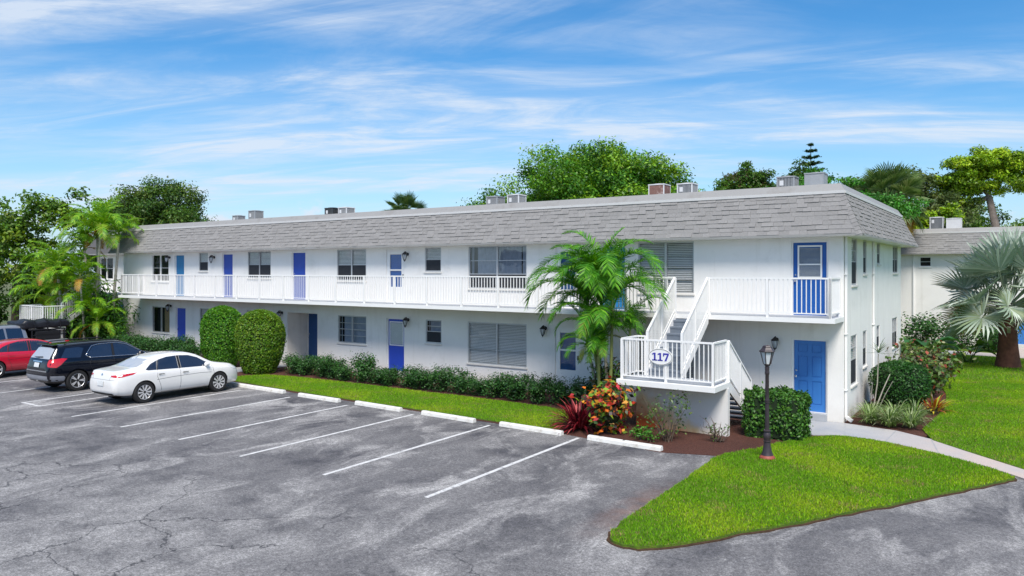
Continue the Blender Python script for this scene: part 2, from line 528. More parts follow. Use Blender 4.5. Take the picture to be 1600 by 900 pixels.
class MB:
    """collects shapes and links them as ONE mesh object"""

    def __init__(self):
        self.v, self.f, self.t, self.mi = [], [], [], []
        self.cur, self.m = None, 0

    def add(self, vs, fs):
        o = len(self.v)
        self.v += [tuple(p) for p in vs]
        self.f += [tuple(i + o for i in q) for q in fs]
        self.t += [self.cur] * len(vs)
        self.mi += [self.m] * len(fs)
        return self

    def box(self, x0, x1, y0, y1, z0, z1, mat=None):
        vs = [(x, y, z) for z in (z0, z1) for x, y in ((x0, y0), (x1, y0), (x1, y1), (x0, y1))]
        if mat is not None:
            vs = [mat @ Vector(p) for p in vs]
        return self.add(vs, [(3, 2, 1, 0), (4, 5, 6, 7), (0, 1, 5, 4), (1, 2, 6, 5), (2, 3, 7, 6), (3, 0, 4, 7)])

    def bar(self, a, b, w, d=None):
        """square bar from a to b"""
        a, b = Vector(a), Vector(b)
        d = d or w
        z = (b - a).normalized()
        x = z.orthogonal() if abs(z.z) > 0.99 else Vector((0, 0, 1)).cross(z)
        x.normalize()
        if abs(z.z) > 0.99:
            x = Vector((1, 0, 0))
        y = z.cross(x)
        vs = [p + x * (sx * w / 2) + y * (sy * d / 2) for p in (a, b) for sx, sy in ((-1, -1), (1, -1), (1, 1), (-1, 1))]
        return self.add(vs, [(3, 2, 1, 0), (4, 5, 6, 7), (0, 1, 5, 4), (1, 2, 6, 5), (2, 3, 7, 6), (3, 0, 4, 7)])

    def prism(self, poly, a0, a1, axis='y'):
        n = len(poly)
        if axis == 'y':
            mk = lambda p, a: (p[0], a, p[1])
        elif axis == 'x':
            mk = lambda p, a: (a, p[0], p[1])
        else:
            mk = lambda p, a: (p[0], p[1], a)
        vs = [mk(p, a0) for p in poly] + [mk(p, a1) for p in poly]
        fs = [tuple(range(n))[::-1], tuple(range(n, 2 * n))] + [(i, (i + 1) % n, n + (i + 1) % n, n + i) for i in range(n)]
        return self.add(vs, fs)

    def tube(self, pts, rad, n=8, cap=True):
        pts = [Vector(p) for p in pts]
        if not hasattr(rad, '__len__'):
            rad = [rad] * len(pts)
        vs, fs = [], []
        prev = None
        for i, p in enumerate(pts):
            t = (pts[min(i + 1, len(pts) - 1)] - pts[max(i - 1, 0)]).normalized()
            x = t.orthogonal().normalized() if prev is None else (prev - t * prev.dot(t)).normalized()
            prev = x
            y = t.cross(x)
            for k in range(n):
                a = 2 * math.pi * k / n
                vs.append(p + (x * math.cos(a) + y * math.sin(a)) * rad[i])
        for i in range(len(pts) - 1):
            for k in range(n):
                fs.append((i * n + k, i * n + (k + 1) % n, (i + 1) * n + (k + 1) % n, (i + 1) * n + k))
        if cap:
            fs.append(tuple(range(n))[::-1])
            fs.append(tuple(range((len(pts) - 1) * n, len(pts) * n)))
        return self.add(vs, fs)

    def lathe(self, prof, n=16, c=(0, 0, 0), a0=0.0):
        vs, fs = [], []
        for r, z in prof:
            for k in range(n):
                a = a0 + 2 * math.pi * k / n
                vs.append((c[0] + r * math.cos(a), c[1] + r * math.sin(a), c[2] + z))
        m = len(prof)
        for i in range(m - 1):
            for k in range(n):
                fs.append((i * n + k, i * n + (k + 1) % n, (i + 1) * n + (k + 1) % n, (i + 1) * n + k))
        fs.append(tuple(range(n))[::-1])
        fs.append(tuple(range((m - 1) * n, m * n)))
        return self.add(vs, fs)

    def mesh(self, name, mats):
        me = bpy.data.meshes.new(name)
        me.from_pydata(self.v, [], self.f)
        for m in (mats if isinstance(mats, (list, tuple)) else [mats]):
            me.materials.append(MATS[m] if isinstance(m, str) else m)
        if any(self.mi):
            me.polygons.foreach_set('material_index', self.mi)
        if self.t and self.t[0] is not None:
            at = me.color_attributes.new('tint', 'FLOAT_COLOR', 'POINT')
            at.data.foreach_set('color', np.array([(*c, 1.0) for c in self.t], 'f').ravel())
        return me

    def build(self, name, mat, parent=None, loc=(0, 0, 0), rz=0.0, smooth=False, bevel=0.0):
        me = self.mesh(name, mat)
        if smooth:
            me.polygons.foreach_set('use_smooth', [True] * len(me.polygons))
        o = link(name, me, parent, loc, rz)
        if smooth == 'auto':
            me.set_sharp_from_angle(angle=R(38))
        if bevel:
            b = o.modifiers.new('bevel', 'BEVEL')
            b.width, b.segments, b.limit_method = bevel, 2, 'ANGLE'
        return o


def link(name, data, parent=None, loc=(0, 0, 0), rz=0.0):
    o = bpy.data.objects.new(name, data)
    COL.objects.link(o)
    o.parent = parent
    o.location = loc
    o.rotation_euler = (0, 0, rz)
    return o


def tag(o, label=None, cat=None, group=None, kind=None):
    for k, v in (('label', label), ('category', cat), ('group', group), ('kind', kind)):
        if v:
            o[k] = v
    return o


def thing(name, label, cat, loc=(0, 0, 0), rz=0.0, group=None):
    return tag(link(name, None, None, loc, rz), label, cat, group)


def copy_tree(o, parent=None):
    c = o.copy()
    COL.objects.link(c)
    c.parent = parent
    for ch in list(o.children):
        copy_tree(ch, c)
    return c


def np_mesh(name, V, nper, mat, tint=None):
    """V: (N*nper,3) vertices, each run of nper is one face; tint: (N,3) colours"""
    V = np.asarray(V, 'f').reshape(-1, 3)
    N = len(V) // nper
    me = bpy.data.meshes.new(name)
    me.vertices.add(len(V))
    me.vertices.foreach_set('co', V.ravel())
    me.loops.add(len(V))
    me.loops.foreach_set('vertex_index', np.arange(len(V), dtype=np.int32))
    me.polygons.add(N)
    me.polygons.foreach_set('loop_start', np.arange(0, len(V), nper, dtype=np.int32))
    if tint is not None:
        at = me.color_attributes.new('tint', 'FLOAT_COLOR', 'POINT')
        c = np.ones((N, nper, 4), 'f')
        c[:, :, :3] = np.asarray(tint)[:, None, :]
        at.data.foreach_set('color', c.ravel())
    me.materials.append(MATS[mat])
    me.update(calc_edges=True)
    return me


def unit(a):
    return a / np.maximum(np.linalg.norm(a, axis=-1, keepdims=True), 1e-9)


def leaf_quads(P, N, length, width, rng):
    """rhombic leaves at P lying across normals N"""
    n = len(P)
    a = unit(np.cross(N, rng.normal(size=(n, 3))))
    b = np.cross(unit(N), a)
    L = (np.asarray(length) * np.ones(n))[:, None] * 0.5
    Wd = (np.asarray(width) * np.ones(n))[:, None] * 0.5
    bend = unit(N) * L * 0.25
    return np.stack([P - a * L - bend * 0.6, P + b * Wd + a * L * 0.1, P + a * L - bend, P - b * Wd + a * L * 0.1], 1).reshape(-1, 3)


def tints(n, cols, rng, jit=0.18, pick=None):
    cols = np.array(cols)
    idx = rng.integers(0, len(cols), n) if pick is None else pick
    c = cols[idx] * (1 + rng.normal(0, jit, (n, 1)))
    c *= 1 + rng.normal(0, 0.06, (n, 3))
    return np.clip(c, 0.003, 0.95)
# ------------------------------------------------------------------ ground
plain('soil', (0.085, 0.052, 0.032), 0.95, var=0.4, scale=12, bump=0.8, bscale=60, spec=0.1)


def sheet(name, poly, z, mat, thick=0.0, kind='structure'):
    mb = MB()
    if thick:
        mb.prism(poly, z - thick, z, 'z')
    else:
        mb.add([(x, y, z) for x, y in poly], [tuple(range(len(poly)))])
    o = mb.build(name, mat)
    bm = bmesh.new()
    bm.from_mesh(o.data)
    bmesh.ops.recalc_face_normals(bm, faces=bm.faces)
    if not thick:
        for f in bm.faces:
            if f.normal.z < 0:
                f.normal_flip()
    bmesh.ops.triangulate(bm, faces=[f for f in bm.faces if len(f.verts) > 4])
    bm.to_mesh(o.data)
    bm.free()
    return tag(o, kind=kind)


sheet('ground', [(-700, -300), (700, -300), (700, 900), (-700, 900)], -0.06, 'field')
lot = sheet('parking_lot', [(-95, -70), (60, -70), (60, -3.0), (-95, -3.0)], 0.0, 'asphalt')
def ragged(poly, amp, seed, step=0.25, out=0.0):
    """outline with small irregularities, optionally pushed outwards"""
    rr_ = random.Random(seed)
    area = sum(poly[i - 1][0] * poly[i][1] - poly[i][0] * poly[i - 1][1] for i in range(len(poly)))
    sg_ = 1 if area > 0 else -1
    res = []
    for i in range(len(poly)):
        a, b = Vector(poly[i]), Vector(poly[(i + 1) % len(poly)])
        d = b - a
        nrm = Vector((d.y, -d.x)).normalized() * sg_
        k = max(1, int(d.length / step))
        for j in range(k):
            p = a + d * (j / k) + nrm * (out + rr_.gauss(0, amp))
            res.append((p.x, p.y))
    return res


STRIP = [(-21.6, -4.35), (-19, -4.66), (-16.8, -4.84), (-11.9, -5.03), (-8.2, -5.2), (-5.95, -5.28), (-6.15, -4.5), (-6.7, -3.4),
         (-7.3, -2.5), (-12, -2.42), (-16.4, -2.35), (-20.9, -2.5), (-21.6, -3.3)]
ISLE = [(-1.6, -5.45), (-1.55, -6.8), (-1.49, -8.29), (-1.45, -10.16), (-1.40, -11.2), (-1.28, -11.7), (-0.98, -11.92), (-0.55, -11.78),
        (0.02, -10.98), (1.05, -9.28), (2.22, -7.25), (3.7, -4.65), (3.98, -4.05), (3.92, -3.85), (3.5, -3.42), (2.9, -2.95), (2.26, -2.5), (1.3, -1.98),
        (0.34, -1.8), (-0.15, -2.2), (-0.5, -2.85), (-0.8, -3.6), (-1.12, -4.6)]
RIGHT = [(2.25, -1.05), (2.95, -1.85), (4.2, -3.2), (8, -7.2), (22, -7.2), (22, 21.2), (0.9, 21.2), (0.85, 13), (1.55, 9.5),
         (1.95, 7.0), (2.12, 4.0), (2.0, 1.7), (1.9, 0.2)]
sheet('mulch_bed', [(-46, -4.4), (-21.6, -4.3), (-16.8, -4.95), (-11.9, -5.13), (-8.2, -5.3), (-5.95, -5.4), (-2.9, -5.9), (-1.62, -5.46), (0.1, -5.4), (0.1, 0.3),
                    (-46, 0.3)], 0.012, 'mulch', 0.03)
sheet('garden_bed', [(0.0, -0.12), (1.3, -0.32), (2.0, -0.9), (2.4, 1.7), (2.4, 4), (2.2, 8), (1.4, 12.6), (1.2, 22), (-3, 22), (-3, 11.6), (0, 11.6)], 0.014, 'mulch', 0.03)


def rounded(poly, times=2):
    for _ in range(times):
        poly = [q for i in range(len(poly)) for a, b in ((poly[i], poly[(i + 1) % len(poly)]),) for q in ((a[0] * .75 + b[0] * .25, a[1] * .75 + b[1] * .25), (a[0] * .25 + b[0] * .75, a[1] * .25 + b[1] * .75))]
    return poly


STRIP, ISLE = ragged(rounded(STRIP), 0.016, 1), ragged(rounded(ISLE), 0.016, 2)
sheet('lawn', STRIP, 0.04, 'lawn', 0.06)
sheet('lawn', ISLE, 0.05, 'lawn', 0.07)
sheet('soil_edge', ragged(ISLE, 0.006, 5, 0.5, 0.045), 0.016, 'soil', 0.03)
sheet('soil_edge', ragged(STRIP, 0.006, 6, 0.5, 0.04), 0.018, 'soil', 0.03)
sheet('lawn', RIGHT, 0.04, 'lawn', 0.06)
sheet('lawn', [(-3, 21.2), (22, 21.2), (22, 26.9), (-3, 26.9)], 0.035, 'lawn', 0.05)
walk = sheet('walkway', [(-1.62, -0.02), (-1.62, -1.75), (-0.35, -2.05), (0.34, -1.68), (1.3, -1.86), (2.26, -2.38), (2.9, -2.83), (3.5, -3.3), (3.95, -3.75), (4.6, -4.5), (7.4, -7.3),
                         (8.0, -7.1), (4.2, -3.1), (2.95, -1.75), (2.2, -0.92), (1.34, -0.30), (0.25, -0.06), (0.05, -0.02)], 0.03, 'concrete', 0.06)
for a, b in (((0.05, -0.03), (0.34, -1.68)), ((1.34, -0.31), (1.3, -1.85)), ((2.2, -0.93), (2.5, -2.5))):
    MB().bar((*a, 0.0285), (*b, 0.0285), 0.02, 0.008).build('joint', 'grey_frame', walk)
sheet('far_walkway', [(0.3, 21.6), (22, 19.2), (22, 20.6), (5.4, 22.6), (5.2, 26.9), (3.4, 26.9), (3.2, 22.9), (0.4, 23.2)], 0.05, 'concrete', 0.03)
sheet('side_walkway', [(-24.4, -4.35), (-23.0, -4.32), (-22.6, -0.1), (-23.9, -0.1)], 0.03, 'concrete', 0.03)


def grass(poly, dens, h, name, seed, z=0.04):
    rng = np.random.default_rng(seed)
    p = np.array(poly)
    lo, hi = p.min(0), p.max(0)
    n = int((hi - lo).prod() * dens)
    q = lo + rng.random((n, 2)) * (hi - lo)
    ins = np.zeros(n, bool)
    for i in range(len(p)):
        a, b = p[i], p[i - 1]
        c = ((a[1] > q[:, 1]) != (b[1] > q[:, 1])) & (q[:, 0] < (b[0] - a[0]) * (q[:, 1] - a[1]) / (b[1] - a[1] + 1e-12) + a[0])
        ins ^= c
    q = q[ins]
    n = len(q)
    ang = rng.random(n) * 6.283
    hh = h * (0.5 + 0.9 * rng.random(n))
    lean = rng.normal(0, 0.5, (n, 2)) * hh[:, None]
    w = 0.006 + 0.006 * rng.random(n)
    d = np.stack([np.cos(ang), np.sin(ang)], 1) * w[:, None]
    B = np.column_stack([q, np.full(n, z - 0.01)])
    T = np.column_stack([q + lean, z + hh])
    D = np.column_stack([d, np.zeros(n)])
    V = np.stack([B - D, B + D, T], 1).reshape(-1, 3)
    # patches of lusher, yellower and thin brownish turf
    f1 = np.sin(q[:, 0] * 1.7 + 1.3 * np.sin(q[:, 1] * 1.1)) + np.sin(q[:, 1] * 2.3 + 1.7 * np.sin(q[:, 0] * 0.9)) + rng.normal(0, 0.9, n)
    c = np.where(f1[:, None] > 0.3, np.array([[0.27, 0.45, 0.010]]), np.array([[0.15, 0.34, 0.010]]))
    c = np.where((f1[:, None] > 2.1), np.array([[0.33, 0.42, 0.03]]), c)
    f2 = np.sin(q[:, 0] * 3.1 + 4 * np.sin(q[:, 1] * 0.8)) * np.sin(q[:, 1] * 2.7 + 1.3)
    dry = rng.random(n) < np.where(f2 > 0.72, 0.32, 0.06)
    c[dry] = (0.34, 0.27, 0.10)
    c = np.clip(c * (1 + rng.normal(0, 0.28, (n, 1))), 0.01, 0.8)
    return tag(link(name, np_mesh(name, V, 3, 'grass', c)), kind='stuff')


grass(STRIP, 2300, 0.036, 'grass', 1)
grass(ISLE, 3400, 0.036, 'grass', 2, 0.05)
grass([(x, min(max(y, -3.6), 12)) if x < 5 else (5.2, -3.6 if y < 0 else 12) for x, y in RIGHT], 1900, 0.04, 'grass', 3)
grass([(0.9, 12), (5.2, 12), (5.2, 21), (0.9, 21)], 500, 0.07, 'grass', 4)

# painted lines: parts of the parking lot
ZL = 0.004


def line(x0, y0, x1, y1, w=0.105):
    a, b = Vector((x0, y0)), Vector((x1, y1))
    d = (b - a).normalized()
    s = Vector((-d.y, d.x)) * w / 2
    n = 10
    vs = []
    for i in range(n + 1):
        p = a.lerp(b, i / n)
        j = random.uniform(0.9, 1.08)
        vs += [(*(p - s * j), ZL), (*(p + s * j), ZL)]
    MB().add(vs, [(2 * i, 2 * i + 2, 2 * i + 3, 2 * i + 1) for i in range(n)][::1]).build('painted_line', 'line_paint', lot)


for x in (-5.13, -7.9, -10.67, -13.4, -16.1, -18.72):
    line(x + 0.05, -11.62 if x > -12 else -11.4, x - 0.05, -5.62)
line(-21.25, -11.06, -21.45, -5.6)
line(-22.38, -11.06, -22.6, -5.6)
line(-22.43, -11.11, -21.2, -11.11, 0.11)
for x in (-25.2, -27.95, -30.7, -33.4):
    line(x + 0.1, -11.0, x - 0.15, -5.6)

# wheel stops
WS = [(-3.88, -5.72, '6'), (-6.65, -5.58, ''), (-9.48, -5.53, ''), (-12.3, -5.44, ''), (-15.0, -5.4, ''), (-17.88, -5.22, ''), (-19.85, -5.12, '')]
ws_lab = ['white concrete wheel stop with a small dark numeral, nearest the red mulch bed', 'white wheel stop second from the outdoor staircase, beside the end of the lawn strip',
          'white wheel stop third from the outdoor staircase', 'white wheel stop fourth from the outdoor staircase',
          'white wheel stop fifth from the outdoor staircase', 'white wheel stop beside the nose of the white sedan, in an empty stall',
          'white wheel stop under the front bumper of the white sedan']
for (x, y, num), lab in zip(WS, ws_lab):
    mb = MB()
    pr = [(-0.085, 0.0), (0.085, 0.0), (0.07, 0.09), (0.045, 0.125), (-0.045, 0.125), (-0.07, 0.09)]
    mb.prism(pr, -1.0, 1.0, 'x')
    vs = []
    o = mb.build('wheel_stop', 'wheel_stop', None, (x, y, 0.001), R(-3.2 + random.uniform(-0.8, 0.8)), bevel=0.012)
    tag(o, lab, 'wheel stop', 'wheel stops along the lawn')
    if num:
        t = MB()
        for a, b in (((-0.025, 0.03), (0.025, 0.03)), ((-0.025, 0.03), (-0.025, -0.035)), ((-0.025, -0.035), (0.025, -0.035)),
                     ((0.025, -0.035), (0.025, -0.002)), ((0.025, -0.002), (-0.025, -0.002))):
            t.bar((a[0], a[1], 0.127), (b[0], b[1], 0.127), 0.011, 0.004)
        t.build('numeral', 'black_metal', o)

# ------------------------------------------------------------------ apartment block
BL = -36.7                 # left end
BD = 11.6                  # depth
EO, EZ = 0.55, 5.21        # eave overhang and height
TZ = 6.39                  # top of shingles
bld = thing('apartment_building', 'long white two-storey apartment block with grey shingled mansard roof and blue doors', 'building')


def wall_part(name, u0, u1, z0, z1, openings, parent, loc=(0, 0, 0), rz=0.0, mat='stucco', dep=0.13):
    """one wall in local (u, depth, z), with real openings and reveals"""
    us = sorted({u0, u1, *[o[0] for o in openings], *[o[1] for o in openings]})
    zs = sorted({z0, z1, *[o[2] for o in openings], *[o[3] for o in openings]})
    mb = MB()
    for i in range(len(us) - 1):
        for j in range(len(zs) - 1):
            uc, zc = (us[i] + us[i + 1]) / 2, (zs[j] + zs[j + 1]) / 2
            if any(o[0] < uc < o[1] and o[2] < zc < o[3] for o in openings):
                continue
            mb.add([(us[i], 0, zs[j]), (us[i + 1], 0, zs[j]), (us[i + 1], 0, zs[j + 1]), (us[i], 0, zs[j + 1])], [(0, 1, 2, 3)])
    for a, b, c, d in [o[:4] for o in openings]:
        q = [(a, c), (b, c), (b, d), (a, d)]
        for k in range(4):
            p, r = q[k], q[(k + 1) % 4]
            mb.add([(p[0], 0, p[1]), (p[0], dep, p[1]), (r[0], dep, r[1]), (r[0], 0, r[1])], [(0, 1, 2, 3)])
    return mb.build(name, mat, parent, loc, rz)


def window(parent, u, z, w, h, loc, rz, cols=2, rows=4, frame='grey_frame', back='blind', sash=None, glass='window_glass', fr=0.045, sill=True, slats=True, screen=0):
    """loc/rz carry the wall; the window is built in the wall's (u, depth, z)"""
    L = Matrix.Translation(loc) @ Matrix.Rotation(rz, 4, 'Z')
    at = L @ Vector((u, 0, z))
    f = MB()
    y0, y1 = 0.022, 0.08
    f.box(0, fr, y0, y1, 0, h)
    f.box(w - fr, w, y0, y1, 0, h)
    f.box(fr, w - fr, y0, y1, 0, fr)
    f.box(fr, w - fr, y0, y1, h - fr, h)
    cw = (w - 2 * fr - (cols - 1) * 0.07) / cols
    zr = np.linspace(fr, h - fr, rows + 1)
    for c in range(1, cols):
        x = fr + c * cw + (c - 1) * 0.07
        f.box(x, x + 0.07, y0 - 0.004, y1, fr, h - fr)
    for c in range(cols):
        x = fr + c * (cw + 0.07)
        for r in range(1, rows):
            t = 0.022 if (r != rows // 2 or rows == 2) else 0.03
            f.box(x, x + cw, y0 + 0.012, y1 - 0.01, zr[r] - t / 2, zr[r] + t / 2)
    win = f.build('window', frame, parent, at, rz)
    for c in range(cols):
        x = fr + c * (cw + 0.07)
        for r in range(rows):
            yp = 0.050 + 0.004 * (r % 2)
            MB().add([(x + 0.003, yp, zr[r] + 0.012), (x + cw - 0.003, yp, zr[r] + 0.012), (x + cw - 0.003, yp, zr[r + 1] - 0.012), (x + 0.003, yp, zr[r + 1] - 0.012)], [(0, 1, 2, 3)]).build('pane', glass, win)
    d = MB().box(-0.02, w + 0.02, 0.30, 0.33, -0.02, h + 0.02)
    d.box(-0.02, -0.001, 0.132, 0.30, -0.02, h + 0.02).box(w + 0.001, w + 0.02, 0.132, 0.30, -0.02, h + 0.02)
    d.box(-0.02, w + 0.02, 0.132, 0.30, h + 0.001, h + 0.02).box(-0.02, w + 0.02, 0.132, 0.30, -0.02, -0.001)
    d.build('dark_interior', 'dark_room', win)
    if back in ('blind', 'pale_blind'):
        s = MB()
        lo = 0.0 if slats is True else h * slats
        k, zz = 0, lo + 0.03
        while zz < h - 0.03:
            s.add([(0.02, 0.083, zz - 0.021), (w - 0.02, 0.083, zz - 0.021), (w - 0.02, 0.104, zz + 0.021), (0.02, 0.104, zz + 0.021)], [(0, 1, 2, 3)])
            zz += 0.055
        s.build('blind', back, win)
    elif back in ('curtain', 'tan_curtain'):
        s = MB()
        n = 46
        vs = []
        for i in range(n + 1):
            xx = 0.02 + (w - 0.04) * i / n
            yy = 0.20 + 0.025 * math.sin(i * 1.9) + 0.01 * math.sin(i * 0.7)
            vs += [(xx, yy, 0.02), (xx, yy, h - 0.02)]
        keep = [i for i in range(n) if back == 'curtain' and not (0.04 < (i / n) < 0.10 or 0.85 < i / n < 0.88) or back == 'tan_curtain' and i / n > 0.5]
        s.add(vs, [(2 * i, 2 * i + 2, 2 * i + 3, 2 * i + 1) for i in keep])
        s.build('curtain', back, win, smooth=True)
    if screen:
        for c in range(cols):
            x = fr + c * (cw + 0.07)
            MB().box(x + 0.004, x + cw - 0.004, 0.030, 0.033, fr + 0.004, fr + (h - 2 * fr) * screen - 0.012).build('insect_screen', 'insect_screen', win)
    if sill:
        MB().box(-0.03, w + 0.03, -0.045, 0.018, -0.062, -0.004).build('sill', 'white_paint' if frame == 'white_paint' else 'stucco', win, bevel=0.006)
    return win


def door(parent, u, z, w, h, loc, rz, mat, style='flat', swing='l'):
    L = Matrix.Translation(loc) @ Matrix.Rotation(rz, 4, 'Z')
    at = L @ Vector((u, 0, z))
    d = MB()
    fw = 0.05
    if style == 'six':
        # slab with six recessed fields, each with a raised panel
        xs = [fw, fw + 0.11, w / 2 - 0.055, w / 2 + 0.055, w - fw - 0.11, w - fw]
        H = h - fw
        zs = [0.0, 0.20, 0.86, 0.98, 1.56, 1.67, 1.90, H]
        d.box(fw, w - fw, 0.105, 0.135, 0.0, H)
        for a, b in ((0, 1), (2, 3), (4, 5)):
            d.box(xs[a], xs[b], 0.088, 0.105, 0.0, H)
        for a, b in ((0, 1), (2, 3), (4, 5), (6, 7)):
            for i, j in ((1, 2), (3, 4)):
                d.box(xs[i], xs[j], 0.089, 0.105, zs[a], zs[b])
        for a, b in ((1, 2), (3, 4), (5, 6)):
            for i, j in ((1, 2), (3, 4)):
                d.box(xs[i] + 0.025, xs[j] - 0.025, 0.094, 0.105, zs[a] + 0.025, zs[b] - 0.025)
    else:
        d.box(fw, w - fw, 0.085, 0.13, 0.0, h - fw)
    o = d.build('door', mat, parent, at, rz)
    f = MB()
    f.box(0, fw - 0.002, 0.045, 0.128, 0, h).box(w - fw + 0.002, w, 0.045, 0.128, 0, h).box(fw - 0.002, w - fw + 0.002, 0.045, 0.128, h - fw + 0.002, h)
    f.build('door_frame', 'white_paint', o)
    hx = fw + 0.06 if swing == 'l' else w - fw - 0.06
    if style in ('flat', 'six', 'lite'):
        k = MB().lathe([(0.012, 0), (0.012, 0.03), (0.028, 0.04), (0.03, 0.06), (0.015, 0.075)], 10)
        k.v = [(hx + p[0], 0.086 - p[2], 0.98 + p[1]) for p in k.v]
        k.build('handle', 'chrome', o, smooth='auto')
        k = MB().lathe([(0.022, 0), (0.022, 0.018), (0.012, 0.026)], 10)
        k.v = [(hx + p[0], 0.086 - p[2], 1.14 + p[1]) for p in k.v]
        k.build('deadbolt', 'chrome', o, smooth='auto')

    def lite(x0, x1, z0, z1, pane, bar=None, t=0.045, yy=0.066):
        g = MB()
        g.box(x0, x0 + t, yy, 0.0845, z0, z1).box(x1 - t, x1, yy, 0.0845, z0, z1)
        g.box(x0 + t, x1 - t, yy, 0.0845, z0, z0 + t).box(x0 + t, x1 - t, yy, 0.0845, z1 - t, z1)
        if bar:
            g.box(x0 + t, x1 - t, yy, 0.0845, bar - 0.02, bar + 0.02)
        q = g.build('lite_frame', 'white_paint', o)
        for a, b in ([(z0 + t, bar - 0.02), (bar + 0.02, z1 - t)] if bar else [(z0 + t, z1 - t)]):
            MB().box(x0 + t, x1 - t, yy + 0.008, yy + 0.013, a, b).build('pane', pane, o)
        return q

    if style == 'lite':             # half-glazed entry door with blinds behind the glass
        lite(0.17, w - 0.17, 1.05, h - 0.13, 'window_glass', 1.05 + (h - 1.18) * 0.42, yy=0.055)
        s = MB()
        zz = 1.11
        while zz < h - 0.2:
            s.add([(0.22, 0.0745, zz - 0.012), (w - 0.22, 0.0745, zz - 0.012), (w - 0.22, 0.0835, zz + 0.012), (0.22, 0.0835, zz + 0.012)], [(0, 1, 2, 3)])
            zz += 0.034
        s.build('blind', 'grey_frame', o)
    elif style == 'one_lite':
        lite(0.10, w - 0.10, 0.98, h - 0.14, 'window_glass')
        MB().box(0.16, w - 0.16, 0.0805, 0.0845, 1.04, h - 0.2).build('shade', 'pale_blind', o)
    elif style == 'storm':          # white storm door standing before a blue one
        t = 0.13
        g = MB()
        g.box(fw, fw + t, 0.04, 0.07, 0, h - fw).box(w - fw - t, w - fw, 0.04, 0.07, 0, h - fw)
        g.box(fw + t, w - fw - t, 0.04, 0.07, 0, 0.62).box(fw + t, w - fw - t, 0.04, 0.07, h - fw - 0.13, h - fw).box(fw + t, w - fw - t, 0.04, 0.07, 1.26, 1.32)
        sdr = g.build('storm_door', 'white_paint', o)
        MB().box(fw + t, w - fw - t, 0.052, 0.057, 0.62, 1.26).build('pane', 'window_glass', o)
        MB().box(fw + t, w - fw - t, 0.052, 0.057, 1.32, h - fw - 0.13).build('pane', 'window_glass', o)
        MB().box(w - fw - 0.05, w - fw - 0.02, 0.0, 0.04, 0.98, 1.12).build('handle', 'black_metal', o)
    return o


# --- front wall openings: (u0, u1, z0, z1)
UZ = 2.955                                          # gallery floor level
front_w = [  # upper windows: u, z, w, h, cols, rows, frame, back, glass
    (-33.97, 3.66, 1.56, 1.40, 2, 2, 'white_paint', None, 'window_glass'),
    (-29.78, 4.20, 0.74, 0.90, 1, 2, 'alu_frame', 'pale_blind', 'window_glass_bright'),
    (-25.94, 3.88, 1.64, 1.22, 2, 4, 'grey_frame', 'pale_blind', 'window_glass_bright'),
    (-19.98, 3.80, 1.72, 1.31, 2, 4, 'alu_frame', 'pale_blind', 'window_glass_bright'),
    (-15.10, 4.18, 0.81, 0.93, 1, 4, 'alu_frame', 'pale_blind', 'window_glass_bright'),
    (-12.98, 3.56, 2.58, 1.56, 2, 3, 'alu_frame', 'curtain', 'window_glass_bright'),
    (-6.14, 3.52, 1.86, 1.60, 2, 4, 'alu_frame', 'blind', 'window_glass'),
    # ground floor
    (-33.91, 1.00, 1.59, 1.34, 2, 1, 'alu_frame', 'tan_curtain', 'window_glass'),
    (-29.72, 1.42, 0.74, 0.95, 1, 4, 'alu_frame', 'blind', 'window_glass'),
    (-26.01, 1.10, 1.66, 1.27, 2, 4, 'alu_frame', 'blind', 'window_glass'),
    (-19.92, 1.19, 1.67, 1.15, 2, 4, 'alu_frame', 'curtain', 'window_glass'),
    (-15.06, 1.43, 0.79, 0.90, 1, 4, 'alu_frame', 'curtain', 'window_glass'),
    (-13.01, 0.80, 2.61, 1.53, 2, 3, 'alu_frame', 'blind', 'window_glass'),
    (-6.14, 0.85, 1.86, 1.48, 2, 3, 'alu_frame', 'blind', 'window_glass'),
]
front_d = [  # u, z, w, h, mat, style
    (-31.88, UZ, 0.84, 2.09, 'teal_door', 'flat'), (-27.93, UZ, 0.84, 2.09, 'royal_door', 'flat'), (-22.88, UZ, 0.92, 2.10, 'royal_door', 'flat'),
    (-17.15, UZ, 0.98, 2.09, 'blue_door', 'storm'), (-9.22, UZ, 0.94, 2.09, 'navy_door', 'storm'), (-7.5, UZ, 0.92, 2.09, 'teal_door', 'flat'),
    (-1.40, UZ, 1.0, 2.11, 'blue_door', 'lite'),
    (-31.78, 0.26, 0.86, 2.10, 'violet_door', 'flat'), (-17.12, 0.24, 0.95, 2.09, 'violet_door', 'one_lite'), (-9.24, 0.22, 0.97, 2.06, 'navy_door', 'storm'),
    (-1.38, 0.24, 0.96, 2.05, 'sky_door', 'six'),
]
REC = (-23.15, -21.19, 0.0, 2.36)
ops = [(a[0], a[0] + a[2], a[1], a[1] + a[3]) for a in front_w] + [(a[0], a[0] + a[2], a[1], a[1] + a[3]) for a in front_d] + [REC]
wall_part('wall', BL, 0, -0.03, 5.32, ops, bld)
for u, z, w, h, c, r, fr, bk, gl in front_w:
    window(bld, u, z, w, h, (0, 0, 0), 0, c, r, fr, bk, glass=gl, screen=0.5 if gl == 'window_glass_bright' and bk == 'pale_blind' else (0.33 if bk == 'curtain' and z > 3 else (0.5 if h < 1 else 0)))
for u, z, w, h, m, st in front_d:
    door(bld, u, z, w, h, (0, 0, 0), 0, m, st)
